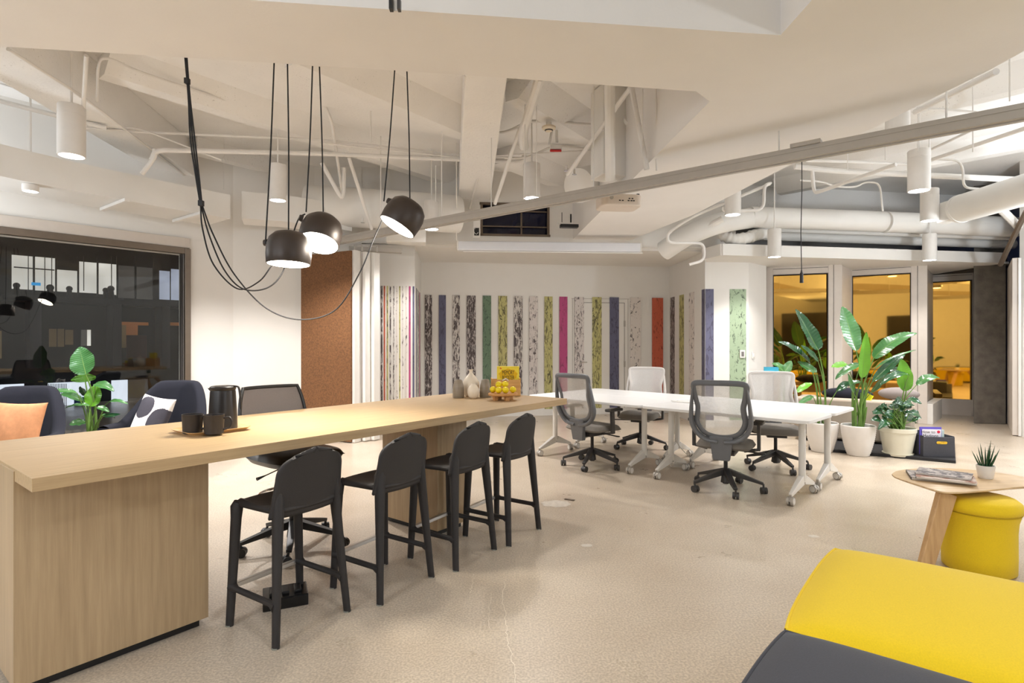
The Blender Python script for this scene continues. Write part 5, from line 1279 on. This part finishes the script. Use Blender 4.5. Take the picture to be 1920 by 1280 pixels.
# big ducts
def duct(pts, r, label, n=28, bands=()):
    P_ = [dp(*p) for p in pts]; t = thing('round_duct', label, 'duct', P_[0])
    MB().tube([p - P_[0] for p in (crom(P_, 6) if len(P_) > 2 else P_)], r, n).build('tube', M['duct'], t)
    for f in bands:
        c = P_[0].lerp(P_[-1], f) - P_[0]; d = (P_[-1]-P_[0]).normalized()
        MB().cyl(c - d*.015, c + d*.015, r*1.03, n=n).build('joint_band', M['duct'], t)
    return t
duct([(1405, 407, 8.35), (1640, 415, 8.6), (1905, 426, 8.8)], .155, 'big white round duct running across the right side above the bulkhead', bands=(.5,))
duct([(1412, 408, 8.4), (1350, 418, 8.1), (1290, 441, 8.2), (1245, 470, 8.5)], .15, 'curved end of the big duct bending down left toward the mural wall')
duct([(1430, 441, 8.9), (1900, 458, 9.2)], .075, 'medium white insulated pipe just under the big round duct', n=20, bands=(.25, .6, .9))
duct([(1440, 430, 8.7), (1900, 446, 9.0)], .040, 'slim white pipe between the big duct and the medium pipe', n=16)
t = duct([(1798, 392, 6.9), (2090, 306, 5.1)], .17, 'thick white round duct at the right edge pointing toward the camera', bands=(.02,))
o = MB().bar(dp(1762, 403, 7.1), dp(1800, 391, 6.9), .20, .24).build('duct_grille_box', M['duct'], smooth=0, bevel=.01); tag(o, 'slatted white grille section between the downlights and the right edge duct', 'duct')
fl_ = crom([dp(1352, 425, 8.5), dp(1356, 440, 8.4), dp(1375, 448, 8.35), dp(1400, 446, 8.35), dp(1418, 440, 8.4), dp(1450, 434, 8.6)], 8)
o = MB().tube(fl_, [.085 + .010*math.sin(i*2.1) + random.uniform(-.006, .006) for i in range(len(fl_))], 18).build('flexible_duct', M['duct'], smooth=80); tag(o, 'crumpled white flexible duct hanging under the big round duct', 'duct')
pipe([(1300, 440, 8.1), (1355, 410, 7.9)], .045, 'white insulated pipe beside the curved duct end')
pipe([(1845, 360, 7.2), (1910, 425, 7.6)], .05, 'white diagonal brace under the right edge duct')
# projector shaft duct, round duct behind
sd = MB().box((1.00, 5.80, 3.53), (.27, .27, .92), rz=.35).build('square_duct', M['duct'], smooth=0, bevel=.01); tag(sd, 'boxy white vertical duct in the shaft opening behind the thick post', 'duct')
duct([(1085, 348, 6.9), (1150, 330, 7.6)], .21, 'stubby white round duct seen end on behind the rail', n=32)
duct([(1185, 240, 5.7), (1203, 236, 5.95)], .09, 'small round white vent pipe at the edge of the big beam', n=24)
o = MB().lathe([(0, 0), (.11, 0), (.125, .02), (.125, .05), (0, .05)], 28).build('valve_wheel', M['duct']); o.location = dp(1187, 233, 5.75); o.rotation_euler = (.9, .5, 0); tag(o, 'white round disc mounted at the edge of the beam in the shaft', 'vent')
# rectangular duct along the left window wall with bend
def rect_duct(pts, w, h, label, z):
    t = thing('rectangular_duct', label, 'duct', (pts[0][0], pts[0][1], 0))
    n = len(pts); L_, R_ = [], []
    for i, p in enumerate(pts):
        p = Vector((p[0], p[1], 0)); a = Vector((*pts[max(0, i-1)], 0)); b = Vector((*pts[min(n-1, i+1)], 0)); d = (b-a).normalized(); s_ = Vector((-d.y, d.x, 0))
        L_.append(p - s_*0); R_.append(p + s_*w)
    m = MB(); o_ = Vector((pts[0][0], pts[0][1], 0)); vs = []
    for l, r in zip(L_, R_):
        for q, zz in ((l, z), (r, z), (r, z+h), (l, z+h)): vs.append((q.x-o_.x, q.y-o_.y, zz))
    fs = [(i*4+k, i*4+(k+1) % 4, (i+1)*4+(k+1) % 4, (i+1)*4+k) for i in range(n-1) for k in range(4)] + [(0, 1, 2, 3), (4*n-4, 4*n-3, 4*n-2, 4*n-1)]
    m.add(vs, fs).build('sheet_metal', M['duct'], t, smooth=25); return t
cv = [at_ for at_ in [(-4.95, 2.9), (-4.90, 3.7), (-4.80, 4.4), (-4.62, 5.0), (-4.35, 5.5), (-3.95, 6.1), (-3.42, 6.78)]]
t = rect_duct([(v_.x, v_.y) for v_ in crom([(x, y, 0) for x, y in cv], 5)], .62, .29, 'wide white sheet metal duct curving along the left wall above the window', 2.87)
for f, (x, y) in enumerate(((-4.10, 5.86), (-3.66, 6.46))):
    o = MB().box((0, 0, 0), (.72, .05, .035)).build('duct_hanger', M['pipe'], smooth=0, bevel=.004); o.location = (x-.18, y+.15, 2.85); o.rotation_euler[2] = 2.5; tag(o, ['left', 'right'][f] + ' strut hanger bar under the curved left duct', 'bracket')
t = rect_duct([(-3.40, 7.02), (-2.95, 7.20), (-2.55, 7.50), (-2.25, 7.85)], .42, .34, 'white duct section dropping behind the pendant cords near the cork panel', 2.93)
duct([(575, 384, 7.75), (640, 388, 7.8), (760, 395, 7.9), (860, 402, 8.2)], .27, 'very wide pale duct behind the pendants running to the central beam')
o = MB().box((0, 0, 0), (.55, .3, .44)).build('air_unit', M['duct'], smooth=0, bevel=.01); o.location = dp(762, 428, 8.0); o.rotation_euler[2] = .15; tag(o, 'boxy white air unit housing behind the tilted pendant', 'air unit')

# projector
c = dp(1159, 381, 5.75); t = thing('projector', 'white ceiling projector with rear sockets, hanging under the big beam', 'projector', c, .12)
MB().prism(rrect(.42, .30, .07, 6), -.055, .06).build('body', mat('projector off white', (218, 206, 194), .4, var=.02), t, bevel=.014)
MB().cyl((.06, .05, .06), (.06, .05, BZ-c.z), .022).box((.02, .0, .068), (.30, .12, .014)).box((.06, .05, BZ-c.z-.01), (.12, .12, .02)).build('ceiling_mount', M['pipe'], t, bevel=.003)
for x, z in ((-.03, 0), (.0, 0), (.06, .0), (.09, 0), (.115, 0), (.07, .022), (.10, .022)): MB().box((x, -.151, z-.008), (.018, .004, .010)).build('socket', M['black'], t, smooth=0)
MB().cyl((-.115, -.149, .02), (-.115, -.153, .02), .020).build('vent', M['rail'], t); MB().cyl((.19, -.06, .06), (.19, -.06, .085), .012, .016).build('knob', M['black'], t)
# projection screen housing
a, b = dp(857, 461, 8.25), dp(1201, 465, 8.42); zc = (a.z+b.z)/2; t = thing('projection_screen', 'long white roll-up projection screen case along the top of the mural wall', 'screen', (a.x, a.y, zc), math.atan2(b.y-a.y, b.x-a.x))
Ls = math.hypot(b.x-a.x, b.y-a.y)
MB().box((Ls/2, 0, 0), (Ls, .13, .135)).build('case', mat('screen case white', (222, 224, 230), .4, var=.01), t, smooth=0, bevel=.015)
MB().box((Ls/2+.06, 0, -.078), (Ls-.06, .03, .016)).build('bottom_bar', M['wmetal'], t, smooth=0); MB().box((.01, 0, 0), (.025, .138, .14)).box((Ls-.01, 0, 0), (.025, .138, .14)).build('end_cap', M['wmetal'], t, smooth=0, bevel=.01)
# dark wall bracket unit right of high window
c = dp(1067, 424, 8.0); t = thing('bracket_camera', 'small dark device on a white bracket right of the high window', 'device', c, .1)
MB().box((0, 0, 0), (.26, .10, .045)).build('body', M['black'], t, smooth=0, bevel=.005); MB().box((-.06, 0, .035), (.20, .08, .02)).build('shelf', M['wmetal'], t, smooth=0)
MB().box((.03, .02, .11), (.02, .01, .14)).box((-.10, .02, .12), (.008, .008, .16)).build('hanger', M['black'], t, smooth=0)
c = dp(894, 430, 8.2); t = thing('junction_box', 'open white junction box with loose wires left of the high window', 'junction box', c)
MB().box((0, 0, 0), (.10, .06, .24)).build('box_body', M['pipe'], t, smooth=0, bevel=.004); MB().box((0, -.032, -.04), (.07, .004, .11)).build('opening', M['black'], t, smooth=0)
MB().tube(crom([(-.02, -.03, .0), (-.05, -.06, .02), (-.03, -.07, -.06), (.0, -.06, -.08), (.02, -.035, -.05)], 5), .004, 5).build('wire', M['pipe'], t)
# smoke detector, alarm unit
c = dp(1029, 240, 6.1); t = thing('smoke_detector', 'round cream smoke detector under the curved conduit', 'smoke detector', c)
MB().lathe([(0, -.035), (.035, -.035), (.05, -.02), (.075, -.008), (.075, .012), (.05, .02), (0, .025)], 32).build('body', mat('cream plastic', (226, 214, 192), .5), t)
MB().lathe([(.040, -.0335), (.049, -.020)], 24).build('vent', M['dark'], t); MB().cyl((0, 0, .02), (0, 0, .06), .03).build('mount', M['pipe'], t)
c = dp(1042, 280, 6.3); t = thing('fire_alarm_unit', 'small red faced alarm unit hanging from a white box right of the downlight', 'alarm', c)
MB().box((0, 0, .015), (.13, .09, .05)).build('box_body', M['pipe'], t, smooth=0, bevel=.006); MB().box((-.003, -.02, -.022), (.125, .10, .022), rot=Matrix.Rotation(.35, 3, 'X')).build('strobe', mat('alarm red', (196, 36, 36), .4), t, smooth=0, bevel=.004)
# sprinkler heads
for i, (x, y, d__, lb) in enumerate(((680, 413, 7.6, 'behind the pendants on the wide duct'), (1077, 322, 6.4, 'at the end of the slanting strut'), (1062, 315, 6.4, 'left of the slanting strut end'))):
    t = thing('sprinkler_head', 'small white sprinkler head ' + lb, 'sprinkler', dp(x, y, d__)); MB().cyl((0, 0, -.03), (0, 0, .03), .012).build('valve_body', M['pipe'], t); MB().lathe([(0, -.034), (.028, -.034), (.028, -.030), (0, -.030)], 16).build('deflector', M['chrome'], t)
# hanging microphone
c = dp(1503, 520, 6.2); t = thing('hanging_microphone', 'black cylinder microphone hanging on a long cord before the first amber window', 'microphone', c)
MB().cyl((0, 0, -.06), (0, 0, .05), .020, .017).cyl((0, 0, .05), (0, 0, .085), .013, .006).build('body', M['black'], t)
MB().tube([(0, 0, .08), (-.008, 0, .5), (.004, 0, 1.0), (0, 0, CEIL - c.z)], .0045, 6).build('cord', cord, t)
c = dp(741, 8, 2.55); t = thing('ceiling_bracket', 'dark metal bracket hanging from the nearest beam at the top centre', 'bracket', c)
MB().box((-.018, 0, .0), (.016, .03, .055)).build('plate', M['black'], t, smooth=0); MB().box((.018, 0, -.003), (.014, .03, .05)).build('plate', M['dark'], t, smooth=0); MB().box((0, .01, 0), (.03, .006, .05)).build('plate', M['alu'], t, smooth=0)
